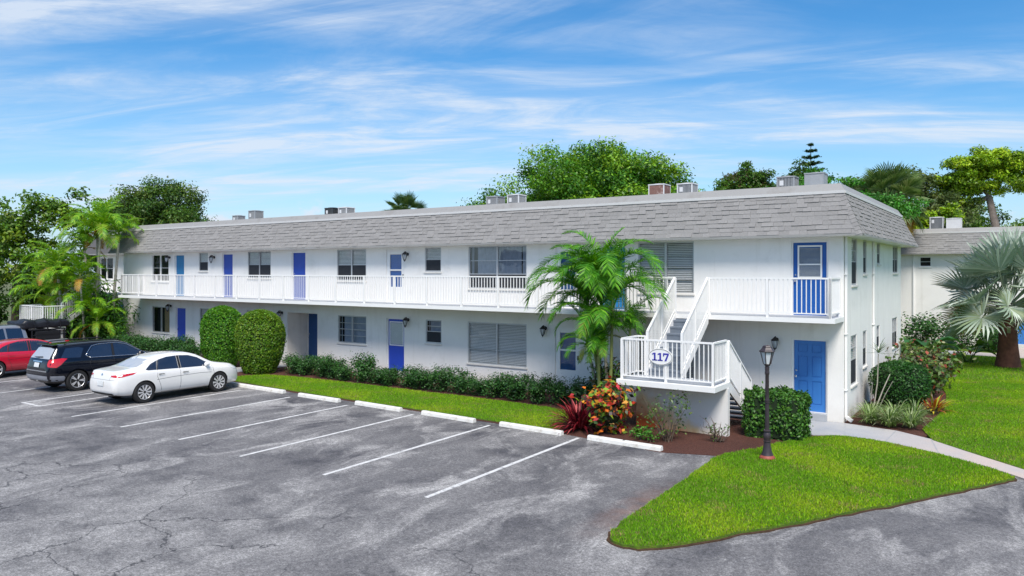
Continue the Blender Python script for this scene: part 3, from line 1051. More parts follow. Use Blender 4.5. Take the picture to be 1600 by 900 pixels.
# entry recess on the ground floor, with its own door at the back
rc = MB()
a, b, c, d = REC
rc.add([(a, 0.13, c), (a, 1.2, c), (a, 1.2, d), (a, 0.13, d)], [(0, 1, 2, 3)])
rc.add([(b, 0.13, c), (b, 0.13, d), (b, 1.2, d), (b, 1.2, c)], [(0, 1, 2, 3)])
rc.add([(a, 1.2, c), (b, 1.2, c), (b, 1.2, d), (a, 1.2, d)], [(0, 1, 2, 3)])
rc.add([(a, 0.13, d), (a, 1.2, d), (b, 1.2, d), (b, 0.13, d)], [(0, 1, 2, 3)])
rc.add([(a, 0.0, 0.14), (b, 0.0, 0.14), (b, 1.2, 0.14), (a, 1.2, 0.14)], [(0, 1, 2, 3)])
rc.build('recess_wall', 'stucco', bld)
door(bld, -23.12, 0.18, 0.98, 2.12, (0, 1.07, 0), 0, 'navy_door', 'flat')
# end wall, facing +X; its local u runs along +Y
end_w = [(1.18, 3.80, 0.85, 1.36, 1), (3.05, 4.12, 0.62, 1.04, 1), (5.70, 4.44, 0.62, 0.72, 1), (9.35, 4.13, 1.35, 1.03, 2),
         (1.05, 0.90, 0.95, 1.44, 1), (3.00, 1.25, 0.66, 1.10, 1), (5.60, 1.60, 0.66, 0.76, 1), (9.20, 1.32, 1.35, 1.10, 2)]
wall_part('wall', 0, BD, -0.03, 5.32, [(y, y + w, z, z + h) for y, z, w, h, c in end_w], bld, (0, 0, 0), R(90))
for y, z, w, h, c in end_w:
    window(bld, y, z, w, h, (0, 0, 0), R(90), c, 2 if h < 1.2 else 4, 'alu_frame', 'pale_blind', screen=0.5)
MB().add([(BL, BD, 0), (0, BD, 0), (0, BD, 5.32), (BL, BD, 5.32)], [(0, 3, 2, 1)]).build('wall', 'stucco', bld)
MB().add([(BL, 0, 0), (BL, BD, 0), (BL, BD, 5.32), (BL, 0, 5.32)], [(0, 3, 2, 1)]).build('wall', 'stucco', bld)


def gallery_roof(parent, x0, x1, y0, y1, detail=True):
    """mansard: sloping shingled band, soffit, parapet cap, flat roof"""
    core = MB()
    ring0 = [(x0 - EO, y0 - EO), (x1 + EO, y0 - EO), (x1 + EO, y1 + EO), (x0 - EO, y1 + EO)]
    ring1 = [(x0, y0), (x1, y0), (x1, y1), (x0, y1)]
    for i in range(4):
        j = (i + 1) % 4
        core.add([(*ring0[i], EZ), (*ring0[j], EZ), (*ring1[j], TZ), (*ring1[i], TZ)], [(0, 1, 2, 3)])
        core.add([(*ring0[i], EZ - 0.05), (*ring0[j], EZ - 0.05), (*ring0[j], EZ), (*ring0[i], EZ)], [(0, 1, 2, 3)])
    roof = core.build('mansard_roof', 'shingle_base', parent)
    sf = MB()
    ring2 = [(x0 + 0.02, y0 + 0.02), (x1 - 0.02, y0 + 0.02), (x1 - 0.02, y1 - 0.02), (x0 + 0.02, y1 - 0.02)]
    for i in range(4):
        j = (i + 1) % 4
        sf.add([(*ring0[i], EZ - 0.049), (*ring0[j], EZ - 0.049), (*ring2[j], EZ - 0.049), (*ring2[i], EZ - 0.049)], [(3, 2, 1, 0)])
    sf.build('soffit', 'white_paint', parent)
    # metal drip edge along the eave
    de = MB()
    e = EO + 0.012
    rr = [(x0 - e, y0 - e), (x1 + e, y0 - e), (x1 + e, y1 + e), (x0 - e, y1 + e)]
    for i in range(4):
        j = (i + 1) % 4
        de.bar((*rr[i], EZ - 0.022), (*rr[j], EZ - 0.022), 0.016, 0.06)
    de.build('drip_edge', 'parapet', parent)
    cp = MB()
    o, q = 0.035, 0.24
    A = [(x0 - o, y0 - o), (x1 + o, y0 - o), (x1 + o, y1 + o), (x0 - o, y1 + o)]
    B = [(x0 + q, y0 + q), (x1 - q, y0 + q), (x1 - q, y1 - q), (x0 + q, y1 - q)]
    A2 = [(x0 + 0.10, y0 + 0.10), (x1 - 0.10, y0 + 0.10), (x1 - 0.10, y1 - 0.10), (x0 + 0.10, y1 - 0.10)]
    for i in range(4):
        j = (i + 1) % 4
        cp.add([(*A[i], TZ + 0.045), (*A[j], TZ + 0.045), (*A2[j], 6.645), (*A2[i], 6.645)], [(0, 1, 2, 3)])
        cp.add([(*A2[i], 6.645), (*A2[j], 6.645), (*B[j], 6.63), (*B[i], 6.63)], [(0, 1, 2, 3)])
        cp.add([(*B[i], 6.63), (*B[j], 6.63), (*B[j], 6.40), (*B[i], 6.40)], [(0, 1, 2, 3)])
    cp.build('parapet_cap', 'parapet', parent)
    ed = MB()
    for i in range(4):
        j = (i + 1) % 4
        ed.bar((*A[i], TZ + 0.005), (*A[j], TZ + 0.005), 0.05, 0.08)
    ed.build('cap_edge', 'parapet_white', parent)
    MB().add([(*B[0], 6.42), (*B[1], 6.42), (*B[2], 6.42), (*B[3], 6.42)], [(0, 1, 2, 3)]).build('flat_roof', 'flat_roof', parent)
    return roof


roof = gallery_roof(bld, BL, 0.0, 0.0, BD)
# --- shingles: the 300 nearest as pieces of the roof, the rest joined
SL = math.hypot(EO, TZ - EZ)
ca, sa_ = EO / SL, (TZ - EZ) / SL
NC = 9
EXP = SL / NC
widths = (0.17, 0.22, 0.27, 0.33)
tabs = []          # (matrix, width index, thick index)


def run_shingles(org, e1, length_lo, length_hi, e2, n, seed):
    """courses along e1 up slope e2; length_lo/hi(s) give the run at slope s in [0, SL]"""
    rr = random.Random(seed)
    for c in range(NC):
        s = c * EXP
        x, end = length_lo(s + EXP * 0.5) - rr.uniform(0, 0.2), length_hi(s + EXP * 0.5)
        x = max(x, length_lo(s + EXP * 0.5))
        while x < end - 0.06:
            wi = rr.randrange(4)
            while widths[wi] > end - x + 0.03 and wi > 0:
                wi -= 1
            ti = rr.randrange(3)
            p = org + e1 * x + e2 * (s + rr.uniform(-0.012, 0.004)) + n * 0.004
            M = Matrix((e1, e2, n)).transposed().to_4x4()
            M.translation = p
            tabs.append((M, wi, ti))
            x += widths[wi] + 0.004
    return


e2f, nf = Vector((0, ca, sa_)), Vector((0, -sa_, ca))
run_shingles(Vector((0, -EO, EZ)), Vector((1, 0, 0)), lambda s: BL - EO * (1 - s / SL) + 0.03, lambda s: EO * (1 - s / SL) - 0.10, e2f, nf, 3)
e2e, ne = Vector((-ca, 0, sa_)), Vector((sa_, 0, ca))
run_shingles(Vector((EO, 0, EZ)), Vector((0, 1, 0)), lambda s: -EO * (1 - s / SL) + 0.10, lambda s: BD + EO * (1 - s / SL) - 0.03, e2e, ne, 4)


def tab_shape(w, t):
    g = EXP + 0.05
    return [(0, 0, 0), (w, 0, 0), (w, g, -0.004), (0, g, -0.004), (0, 0.0, t), (w, 0.0, t), (w, g, 0.0015), (0, g, 0.0015)], \
        [(4, 5, 6, 7), (0, 1, 5, 4), (1, 2, 6, 5), (3, 0, 4, 7)]


thick = (0.009, 0.017, 0.027)
tab_me = {}
for i, w in enumerate(widths):
    for j, t in enumerate(thick):
        v, f = tab_shape(w, t)
        tab_me[i, j] = MB().add(v, f).mesh('shingle', 'shingle')
cp = Vector(cam.location)
tabs.sort(key=lambda q: (q[0].translation - cp).length)
for M, i, j in tabs[:300]:
    o = link('shingle', tab_me[i, j], roof)
    o.matrix_local = M
rest = MB()
for M, i, j in tabs[300:]:
    v, f = tab_shape(widths[i], thick[j])
    rest.add([M @ Vector(p) for p in v], f)
tag(rest.build('shingle_courses', 'shingle', roof), kind='stuff')
# hip caps along the front right corner
hip0, hip1 = Vector((EO, -EO, EZ)), Vector((0, 0, TZ))
hd = (hip1 - hip0).normalized()
fr_, er_ = (Vector((-1, 0, 0)) - hd * Vector((-1, 0, 0)).dot(hd)).normalized(), (Vector((0, 1, 0)) - hd * Vector((0, 1, 0)).dot(hd)).normalized()
up_ = (Vector((1, -1, 0)).normalized() * sa_ + Vector((0, 0, ca))).normalized()
for k in range(11):
    s0 = (hip1 - hip0).length * k / 11
    p0 = hip0 + hd * s0 + up_ * 0.030
    p1 = hip0 + hd * (s0 + 0.17) + up_ * 0.012
    if k == 10:
        p1 = hip1 + up_ * 0.008
    m = MB()
    wv = 0.15
    for q in (fr_, er_):
        m.add([p0, p0 + q * wv, p1 + q * wv, p1, p0 - up_ * 0.022, p0 + q * wv - up_ * 0.022], [(0, 1, 2, 3), (4, 5, 1, 0)])
    m.build('hip_shingle', 'shingle', roof)

# downspouts on the end wall
for y, top in ((0.16, 5.16), (4.74, 5.16)):
    m = MB().box(0.012, 0.075, y - 0.045, y + 0.045, 0.16, top)
    for z in (0.9, 2.45, 4.1):
        m.box(0.004, 0.082, y - 0.075, y + 0.075, z, z + 0.03)
    m.bar((0.045, y, 0.17), (0.20, y - 0.02, 0.07), 0.085)
    m.build('downspout', 'white_paint', bld)
MB().box(-1.36, -0.42, -0.16, -0.002, 0.028, 0.235).build('door_step', 'grey_deck', bld, bevel=0.008)

# --- gallery slab and railings
GY = -1.2
slab = MB().box(-34.95, 0.02, GY - 0.05, -0.003, 2.825, 2.952)
slab.build('gallery_slab', 'white_paint', bld)
MB().box(-34.9, -0.02, GY, -0.004, 2.9525, 2.957).build('gallery_floor', 'grey_deck', bld)

BAL = MB().box(-0.011, 0.011, -0.011, 0.011, 0, 0.93).mesh('baluster', 'white_paint')
POST = MB().box(-0.03, 0.03, -0.03, 0.03, -0.02, 1.06).mesh('post', 'white_paint')


def railing(parent, pts, base, posts=True, gap=0.122, name='railing', slope=None):
    """level railing through plan points pts; base = floor height"""
    r = MB()
    for a, b in zip(pts[:-1], pts[1:]):
        r.bar((*a, base + 1.055), (*b, base + 1.055), 0.055, 0.045)
        r.bar((*a, base + 0.115), (*b, base + 0.115), 0.035, 0.03)
    rail = r.build(name, 'white_paint', parent)
    for a, b in zip(pts[:-1], pts[1:]):
        a, b = Vector(a), Vector(b)
        L = (b - a).length
        nb = max(1, round(L / 1.6))
        for k in range(nb + 1):
            p = a.lerp(b, k / nb)
            if posts:
                link('post', POST, rail, (p.x, p.y, base))
        n = max(2, round(L / gap))
        for k in range(1, n):
            if abs((k / n * nb) - round(k / n * nb)) * L / nb < 0.05:
                continue
            p = a.lerp(b, k / n)
            link('baluster', BAL, rail, (p.x, p.y, base + 0.115))
    return rail


railing(bld, [(-34.7, -0.04), (-34.7, GY), (-4.40, GY)], UZ)
railing(bld, [(-3.36, GY), (-0.10, GY), (-0.10, -0.04)], UZ)


# --- outdoor staircase
def staircase(label, x_off, mirror=1, with_number=True):
    """upper flight down from the gallery to a landing, lower flight back towards the wall"""
    X = lambda x: x_off + mirror * x
    st = thing('staircase', label, 'staircase', (X(-3.4), -3.3, 0))
    ox, oy = X(-3.4), -3.3

    def B(mb, x0, x1, y0, y1, z0, z1):
        a, b = sorted((X(x0) - ox, X(x1) - ox))
        return mb.box(a, b, y0 - oy, y1 - oy, z0, z1)

    LZ = 1.37
    B(MB(), -4.78, -2.12, -4.32, -3.20, 1.225, LZ).build('landing', 'white_paint', st, bevel=0.008)
    B(MB(), -4.70, -2.20, -4.24, -3.22, LZ + 0.0005, LZ + 0.005).build('landing_floor', 'grey_deck', st)
    B(MB(), -4.62, -2.10, -3.42, -3.26, -0.02, 1.224).build('support_wall', 'stair_wall' if with_number else 'stucco', st)
    # upper flight
    n, run = 9, 2.0
    rise = (UZ - LZ) / n
    for k in range(1, n):
        y1 = -3.20 + run * (k - 1) / (n - 1)
        z = LZ + rise * k
        B(MB(), -4.36, -3.42, y1, y1 + run / (n - 1) + 0.02, z - 0.05, z).build('step', 'grey_tread', st)
        B(MB(), -4.36, -3.42, y1 + 0.012, y1 + 0.028, z - rise, z - 0.05).build('riser', 'grey_tread', st)
    B(MB(), -4.36, -3.42, -1.212 - 0.05, -1.2 - 0.051, UZ - rise, UZ - 0.14).build('riser', 'grey_tread', st)

    def incline(x, ya, za, yb, zb, nm='stringer', dep=0.26, t=0.05):
        m = MB()
        vs = []
        for xx in (x - t / 2, x + t / 2):
            for y, z in ((ya, za), (yb, zb), (yb, zb - dep), (ya, za - dep)):
                vs.append((X(xx) - ox, y - oy, max(z, 0.02)))
        m.add(vs, [(0, 1, 2, 3), (7, 6, 5, 4), (0, 4, 5, 1), (1, 5, 6, 2), (2, 6, 7, 3), (3, 7, 4, 0)])
        return m.build(nm, 'white_paint', st)

    incline(-4.385, -3.22, LZ + 0.17, -1.262, UZ + 0.02)
    incline(-3.395, -3.22, LZ + 0.17, -1.262, UZ + 0.02)
    # lower flight, towards the wall
    n2, run2 = 8, 1.95
    r2 = LZ / n2
    for k in range(1, n2):
        y0 = -3.20 + run2 * (k - 1) / (n2 - 1)
        z = LZ - r2 * k
        B(MB(), -3.10, -2.20, y0, y0 + run2 / (n2 - 1) + 0.015, z - 0.05, z).build('step', 'grey_tread', st)
    incline(-2.155, -3.20, LZ + 0.02, -1.25, 0.20, dep=0.27)
    incline(-3.125, -3.20, LZ + 0.02, -1.25, 0.20, dep=0.27)

    def rail_path(pts, lower=0.10, gap=0.115, h=1.06):
        """railing along points (x, y, floor z)"""
        P = [Vector((X(p[0]) - ox, p[1] - oy, p[2])) for p in pts]
        m = MB()
        for a, b in zip(P[:-1], P[1:]):
            m.bar(a + Vector((0, 0, h)), b + Vector((0, 0, h)), 0.055, 0.045)
            m.bar(a + Vector((0, 0, lower)), b + Vector((0, 0, lower)), 0.035, 0.03)
        rl = m.build('railing', 'white_paint', st)
        for a, b in zip(P[:-1], P[1:]):
            L = (b - a).length
            for p in (a, b):
                link('post', POST, rl, p)
            if L > 1.9:
                link('post', POST, rl, a.lerp(b, 0.5))
            k = max(2, round(L / gap))
            for i in range(1, k):
                if L > 1.9 and abs(i / k - 0.5) * L < 0.05:
                    continue
                p = a.lerp(b, i / k)
                link('baluster', BAL, rl, (p.x, p.y, p.z + lower))
        return rl

    rail_path([(-4.66, -3.24, LZ), (-4.66, -4.22, LZ), (-2.20, -4.22, LZ), (-2.20, -3.24, LZ)])
    rail_path([(-4.66, -3.24, LZ), (-4.43, -3.24, LZ)])
    rail_path([(-4.385, -3.22, LZ + 0.13), (-4.385, -1.27, UZ)], 0.12)
    rail_path([(-3.395, -3.22, LZ + 0.13), (-3.395, -1.27, UZ)], 0.12)
    rail_path([(-2.155, -3.18, LZ - 0.02), (-2.155, -1.3, 0.12)], 0.16)
    return st


stairs = staircase('white railed staircase with a landing bearing the oval number sign', 0.0)

# oval number sign hanging on the landing railing
sg = thing('number_sign', 'white oval sign with blue number 117 on the staircase landing railing', 'sign', (-3.56, -4.275, 2.02))
ov = [(0.335 * math.cos(t), 0.215 * math.sin(t)) for t in np.linspace(0, 2 * math.pi, 40)[:-1]]
MB().prism(ov, 0.0, 0.02, 'y').build('plate', 'sign_white', sg)
rm = MB()
rm.tube([(0.315 * math.cos(t), -0.002, 0.197 * math.sin(t)) for t in np.linspace(0, 2 * math.pi, 41)], 0.007, 6, False)
rm.build('border', 'sign_grey', sg)


def digit(ch, x):
    m = MB()
    if ch == '1':
        polys = [[(-0.018, -0.09), (0.028, -0.09), (0.028, 0.10), (-0.018, 0.10)], [(-0.065, -0.10), (0.07, -0.10), (0.07, -0.070), (-0.065, -0.070)],
                 [(-0.065, 0.045), (-0.0185, 0.060), (-0.0185, 0.10), (-0.065, 0.075)]]
    else:
        polys = [[(-0.075, 0.060), (0.08, 0.060), (0.08, 0.10), (-0.075, 0.10)], [(-0.075, 0.020), (-0.045, 0.020), (-0.045, 0.0595), (-0.075, 0.0595)],
                 [(-0.035, -0.10), (0.015, -0.10), (0.08, 0.0595), (0.035, 0.0595)]]
    for p in polys:
        m.prism([(x + a, b) for a, b in p], -0.006, -0.0005, 'y')
    m.build('numeral', 'sign_blue', sg)


for ch, x in (('1', -0.155), ('1', -0.005), ('7', 0.15)):
    digit(ch, x)

# --- left wing: set back beyond the end of the long facade
wing = thing('apartment_wing', 'set-back white apartment wing behind the tall palm clump, mostly hidden', 'building')
wall_part('wall', -42.6, BL - 0.02, -0.03, 5.32, [(-40.3, -39.35, 0.2, 2.3), (-42.3, -40.8, 3.7, 5.0)], wing, (0, 1.6, 0))
door(wing, -40.3, 0.2, 0.95, 2.1, (0, 1.6, 0), 0, 'sky_door', 'flat')
window(wing, -42.3, 3.7, 1.5, 1.3, (0, 1.6, 0), 0, 2, 2, 'white_paint', None)
gallery_roof(wing, -42.6, BL - 0.9, 1.6, 10.0)
MB().box(-42.6, BL - 0.06, 0.3, 1.597, 2.825, 2.952).build('gallery_slab', 'white_paint', wing)
stair2 = staircase('far white staircase landing with railing, half hidden behind the parked pickup', -41.1, -1, False)

# --- second block on the right, behind the fan palm
b2 = thing('apartment_building', 'second white apartment block with grey mansard roof behind the silver fan palm', 'building')
Y2 = 27.4
bops = [(-0.95, -0.35, 4.45, 5.02), (2.85, 3.55, 4.0, 5.0), (3.75, 4.7, 0.2, 2.3), (6.2, 7.6, 1.0, 2.3)]
wall_part('wall', -10, 16, -0.03, 5.32, bops, b2, (0, Y2, 0))
window(b2, -0.95, 4.45, 0.6, 0.57, (0, Y2, 0), 0, 1, 2, 'white_paint', None)
window(b2, 2.85, 4.0, 0.7, 1.0, (0, Y2, 0), 0, 1, 2, 'alu_frame', None)
window(b2, 6.2, 1.0, 1.4, 1.3, (0, Y2, 0), 0, 2, 2, 'alu_frame', 'blind')
door(b2, 3.75, 0.2, 0.95, 2.1, (0, Y2, 0), 0, 'sky_door', 'flat')
r2 = gallery_roof(b2, -10, 16, Y2, Y2 + 10)
tabs2 = MB()
rr = random.Random(9)
for c in range(NC):
    s = c * EXP
    x = -2.4
    while x < 6.5:
        i, j = rr.randrange(4), rr.randrange(3)
        M = Matrix((Vector((1, 0, 0)), e2f, nf)).transposed().to_4x4()
        M.translation = Vector((x, Y2 - EO, EZ)) + e2f * s + nf * 0.004
        v, f = tab_shape(widths[i], thick[j])
        tabs2.add([M @ Vector(p) for p in v], f)
        x += widths[i] + 0.004
tag(tabs2.build('shingle_courses', 'shingle', r2), kind='stuff')
MB().box(-1.30, -1.22, Y2 - 0.07, Y2 - 0.005, 0.1, 5.16).build('downspout', 'white_paint', b2)

# --- block across the parking lot: it stands behind the viewer and shows only mirrored in glass and paint
b3 = thing('apartment_building', 'white apartment block across the parking lot, mirrored in the windows', 'building', (0, 0, 0))
wall_part('wall', -18, 62, -0.03, 5.32, [(u, u + 1.7, z, z + 1.3) for u in range(-15, 60, 5) for z in (1.0, 3.8)], b3, (10, -58, 0), R(180))
for u in range(-15, 60, 5):
    for z in (1.0, 3.8):
        window(b3, u, z, 1.7, 1.3, (10, -58, 0), R(180), 2, 2, 'alu_frame', None)
gallery_roof(b3, -52, 28, -68, -58)
# ------------------------------------------------------------------ wall lanterns


def lantern_parts(root, s=1.0):
    b = MB().lathe([(0.05, -0.02), (0.055, 0.0), (0.04, 0.012), (0.02, 0.03)], 10)
    b.v = [(p[0] * s, -p[2] * s - 0.018, p[1] * s + 0.07 * s) for p in b.v]
    b.build('back_plate', 'black_metal', root, smooth='auto')
    c = (0, -0.15 * s, 0)
    MB().tube([(0, -0.03, 0.07 * s), (0, -0.10 * s, 0.15 * s), (0, -0.15 * s, 0.13 * s)], 0.014 * s, 6).build('arm', 'black_metal', root)
    MB().lathe([(0.012 * s, 0.15 * s), (0.03 * s, 0.125 * s), (0.085 * s, 0.075 * s), (0.09 * s, 0.06 * s), (0.07 * s, 0.055 * s)], 8, c).build('roof', 'black_metal', root)
    g = MB().lathe([(0.066 * s, 0.054 * s), (0.058 * s, -0.02 * s), (0.036 * s, -0.10 * s)], 8, c)
    g.build('glass', 'lamp_glass', root)
    cg = MB()
    for k in range(8):
        a = 2 * math.pi * k / 8
        q = lambda r, z: (c[0] + r * s * math.cos(a), c[1] + r * s * math.sin(a), z * s)
        cg.bar(q(0.070, 0.056), q(0.061, -0.02), 0.010 * s)
        cg.bar(q(0.061, -0.02), q(0.038, -0.10), 0.010 * s)
    cg.lathe([(0.040 * s, -0.10 * s), (0.044 * s, -0.115 * s), (0.018 * s, -0.14 * s), (0.008 * s, -0.17 * s)], 8, c)
    cg.build('cage', 'black_metal', root)


LAN = [(-32.3, 4.81, 'black wall lantern on the upper gallery beside the leftmost white-framed window'),
       (-28.52, 4.78, 'black wall lantern on the upper gallery left of the first royal blue door'),
       (-15.98, 4.78, 'black wall lantern on the upper gallery right of the white storm door'),
       (-32.2, 2.32, 'black wall lantern over the ground floor window behind the black SUV'),
       (-23.5, 2.24, 'black wall lantern at the top of the rounded topiary, left of the entry recess'),
       (-15.95, 2.2, 'black wall lantern right of the ground floor door with the tall glass lite'),
       (-9.62, 2.14, 'black wall lantern left of the ground floor storm door behind the palm'),
       (-1.80, 2.14, 'black wall lantern left of the bright blue six-panel door')]
first = None
for x, z, lab in LAN:
    if first is None:
        first = thing('wall_lantern', lab, 'wall lamp', (x, -0.002, z), 0, 'black lanterns on the apartment wall')
        lantern_parts(first, 1.25)
    else:
        o = copy_tree(first)
        o.location = (x, -0.002, z)
        o['label'] = lab

# ------------------------------------------------------------------ lamp post on the lawn island
lp = thing('lamp_post', 'dark bronze lamp post with glass lantern on the lawn island', 'lamp post', (-0.60, -5.29, 0.045))
MB().lathe([(0.17, 0.0), (0.175, 0.02), (0.165, 0.05), (0.145, 0.07), (0.135, 0.085)], 16).build('foot', 'rust_base', lp, smooth='auto')
MB().lathe([(0.132, 0.086), (0.105, 0.16), (0.080, 0.28), (0.066, 0.38), (0.082, 0.385), (0.085, 0.40), (0.07, 0.41), (0.075, 0.45), (0.084, 0.50), (0.072, 0.56), (0.055, 0.60),
            (0.078, 0.61), (0.08, 0.635), (0.058, 0.65)], 16).build('plinth', 'bronze_post', lp, smooth='auto')
sh = MB()
sh.lathe([(0.050, 0.64), (0.043, 1.20), (0.041, 1.24), (0.056, 1.245), (0.058, 1.262), (0.046, 1.268), (0.046, 1.29), (0.056, 1.295), (0.056, 1.31), (0.044, 1.318), (0.040, 1.86),
          (0.050, 1.88), (0.052, 1.93), (0.044, 1.95), (0.05, 1.97), (0.05, 2.04), (0.03, 2.06)], 14)
sh.build('shaft', 'bronze_post', lp, smooth='auto')
lt = MB()
lt.lathe([(0.03, 2.05), (0.07, 2.075), (0.075, 2.10), (0.055, 2.105)], 6)
for k in range(6):
    a = 2 * math.pi * (k + 0.5) / 6
    lt.bar((0.078 * math.cos(a), 0.078 * math.sin(a), 2.10), (0.145 * math.cos(a), 0.145 * math.sin(a), 2.375), 0.016)
lt.lathe([(0.15, 2.37), (0.175, 2.375), (0.178, 2.39), (0.14, 2.43), (0.105, 2.475), (0.108, 2.487), (0.09, 2.49)], 6, a0=math.pi / 6)
lt.build('lantern_frame', 'bronze_post', lp)
MB().lathe([(0.070, 2.106), (0.135, 2.368)], 6, a0=math.pi / 6).build('glass', 'lamp_glass', lp)
MB().lathe([(0.10, 2.4885), (0.085, 2.51), (0.02, 2.525)], 6, a0=math.pi / 6).build('cap', 'bronze_post', lp)

# ------------------------------------------------------------------ roof condensers


def condenser(label, x, y, z, mat, side='ac_grey', w=0.62, h=0.72, rz=0.0, stand=0.45, blank=False, round_=False, group='air conditioner condensers on the roofs', smat='parapet'):
    t = thing('air_conditioner', label, 'air conditioner', (x, y, z), rz, group)
    a = w / 2
    MB().box(-a + 0.035, a - 0.035, -a + 0.035, a - 0.035, stand + 0.03, stand + h - 0.04).build('coil', 'ac_dark' if not blank else mat, t)
    c = MB()
    for sx in (-1, 1):
        for sy in (-1, 1):
            c.box(min(sx * a, sx * (a - 0.04)), max(sx * a, sx * (a - 0.04)), min(sy * a, sy * (a - 0.04)), max(sy * a, sy * (a - 0.04)), stand, stand + h - 0.04)
    c.box(-a, a, -a, a, stand, stand + 0.035)
    c.build('casing', mat, t)
    lv = MB()
    n = 11
    for k in range(n):
        q = -a + 0.06 + (w - 0.12) * k / (n - 1)
        lv.box(q - 0.012, q + 0.012, -a + 0.006, -a + 0.03, stand + 0.04, stand + h - 0.05)
        lv.box(q - 0.012, q + 0.012, a - 0.03, a - 0.006, stand + 0.04, stand + h - 0.05)
        lv.box(a - 0.03, a - 0.006, q - 0.012, q + 0.012, stand + 0.04, stand + h - 0.05)
        lv.box(-a + 0.006, -a + 0.03, q - 0.012, q + 0.012, stand + 0.04, stand + h - 0.05)
    if blank:
        lv = MB().box(-a + 0.004, a - 0.004, -a + 0.004, -a + 0.03, stand + 0.04, stand + h - 0.05).box(a - 0.03, a - 0.004, -a + 0.004, a - 0.004, stand + 0.04, stand + h - 0.05)
    lv.build('louvres', side, t)
    tp = MB().box(-a - 0.012, a + 0.012, -a - 0.012, a + 0.012, stand + h - 0.04, stand + h)
    tp.lathe([(a * 0.8, 0), (a * 0.78, 0.02), (a * 0.1, 0.035)], 18, (0, 0, stand + h))
    tp.build('top_cover', mat, t)
    if not blank:
        MB().box(-a + 0.10, -a + 0.24, -a - 0.002, -a + 0.005, stand + h * 0.55, stand + h * 0.8).build('label_plate', 'ac_light', t)
    sdd = MB()
    for sx in (-1, 1):
        for sy in (-1, 1):
            sdd.box(sx * (a - 0.06) - 0.025, sx * (a - 0.06) + 0.025, sy * (a - 0.06) - 0.025, sy * (a - 0.06) + 0.025, 0, stand - 0.055)
    sdd.box(-a - 0.03, a + 0.03, -a + 0.02, -a + 0.09, stand - 0.055, stand - 0.002).box(-a - 0.03, a + 0.03, a - 0.09, a - 0.02, stand - 0.055, stand - 0.002)
    sdd.build('stand', smat, t)
    return t


ZR = 6.42
condenser('low grey condenser at the far left of the roof', -34.6, 5.8, ZR, 'ac_grey', w=0.52, h=0.62)
condenser('taller slate grey condenser, second from the left on the roof', -33.0, 5.8, ZR, 'ac_grey', w=0.60, h=0.84)
condenser('black condenser, third from the left on the roof', -26.55, 5.8, ZR, 'ac_dark', 'ac_dark', w=0.60, h=0.70)
condenser('pale grey condenser right beside the black one on the roof', -25.5, 5.8, ZR, 'ac_light', 'ac_grey', w=0.62, h=0.68)
condenser('grey condenser, left one of the pair before the big tree', -15.86, 5.8, ZR, 'ac_grey', 'ac_grey', w=0.62, h=0.72)
condenser('light grey condenser, right one of the middle pair on the roof', -14.70, 5.8, ZR, 'ac_light', 'ac_grey', w=0.62, h=0.74)
condenser('pale condenser with a rusty brown front on the roof', -7.88, 5.8, ZR, 'ac_light', 'ac_rust', w=0.66, h=0.76, blank=True)
condenser('light grey louvred condenser right of the rusty one', -6.72, 5.8, ZR, 'ac_light', 'ac_grey', w=0.62, h=0.72)
condenser('grey louvred condenser, second from the right roof corner', -2.95, 5.8, ZR, 'ac_grey', 'ac_grey', w=0.62, h=0.72)
condenser('plain slate grey condenser nearest the right roof corner', -1.98, 5.8, ZR, 'ac_grey', 'ac_grey', w=0.64, h=0.78, blank=True)
condenser('louvred condenser on the left of the white stand on the second block', -0.28, 30.0, ZR, 'ac_light', 'ac_grey', w=0.72, h=0.80, stand=0.22, smat='white_paint')
condenser('smooth grey condenser on the right of the white stand on the second block', 0.62, 30.0, ZR, 'ac_light', 'ac_light', w=0.78, h=0.70, stand=0.22, blank=True, smat='white_paint')

# ------------------------------------------------------------------ cars


def smooth_interp(ys, pts):
    xs = np.array([p[0] for p in pts])
    vs = np.array([p[1] for p in pts])
    # monotone-ish cubic (Catmull-Rom slopes, limited)
    d = np.diff(vs) / np.diff(xs)
    m = np.zeros(len(xs))
    m[0], m[-1] = d[0], d[-1]
    for i in range(1, len(xs) - 1):
        m[i] = 0 if d[i - 1] * d[i] <= 0 else 2 * d[i - 1] * d[i] / (d[i - 1] + d[i])
    out = []
    for y in ys:
        i = int(np.clip(np.searchsorted(xs, y) - 1, 0, len(xs) - 2))
        h = xs[i + 1] - xs[i]
        t = np.clip((y - xs[i]) / h, 0, 1)
        out.append((2 * t**3 - 3 * t**2 + 1) * vs[i] + (t**3 - 2 * t**2 + t) * h * m[i] + (-2 * t**3 + 3 * t**2) * vs[i + 1] + (t**3 - t**2) * h * m[i + 1])
    return np.array(out)


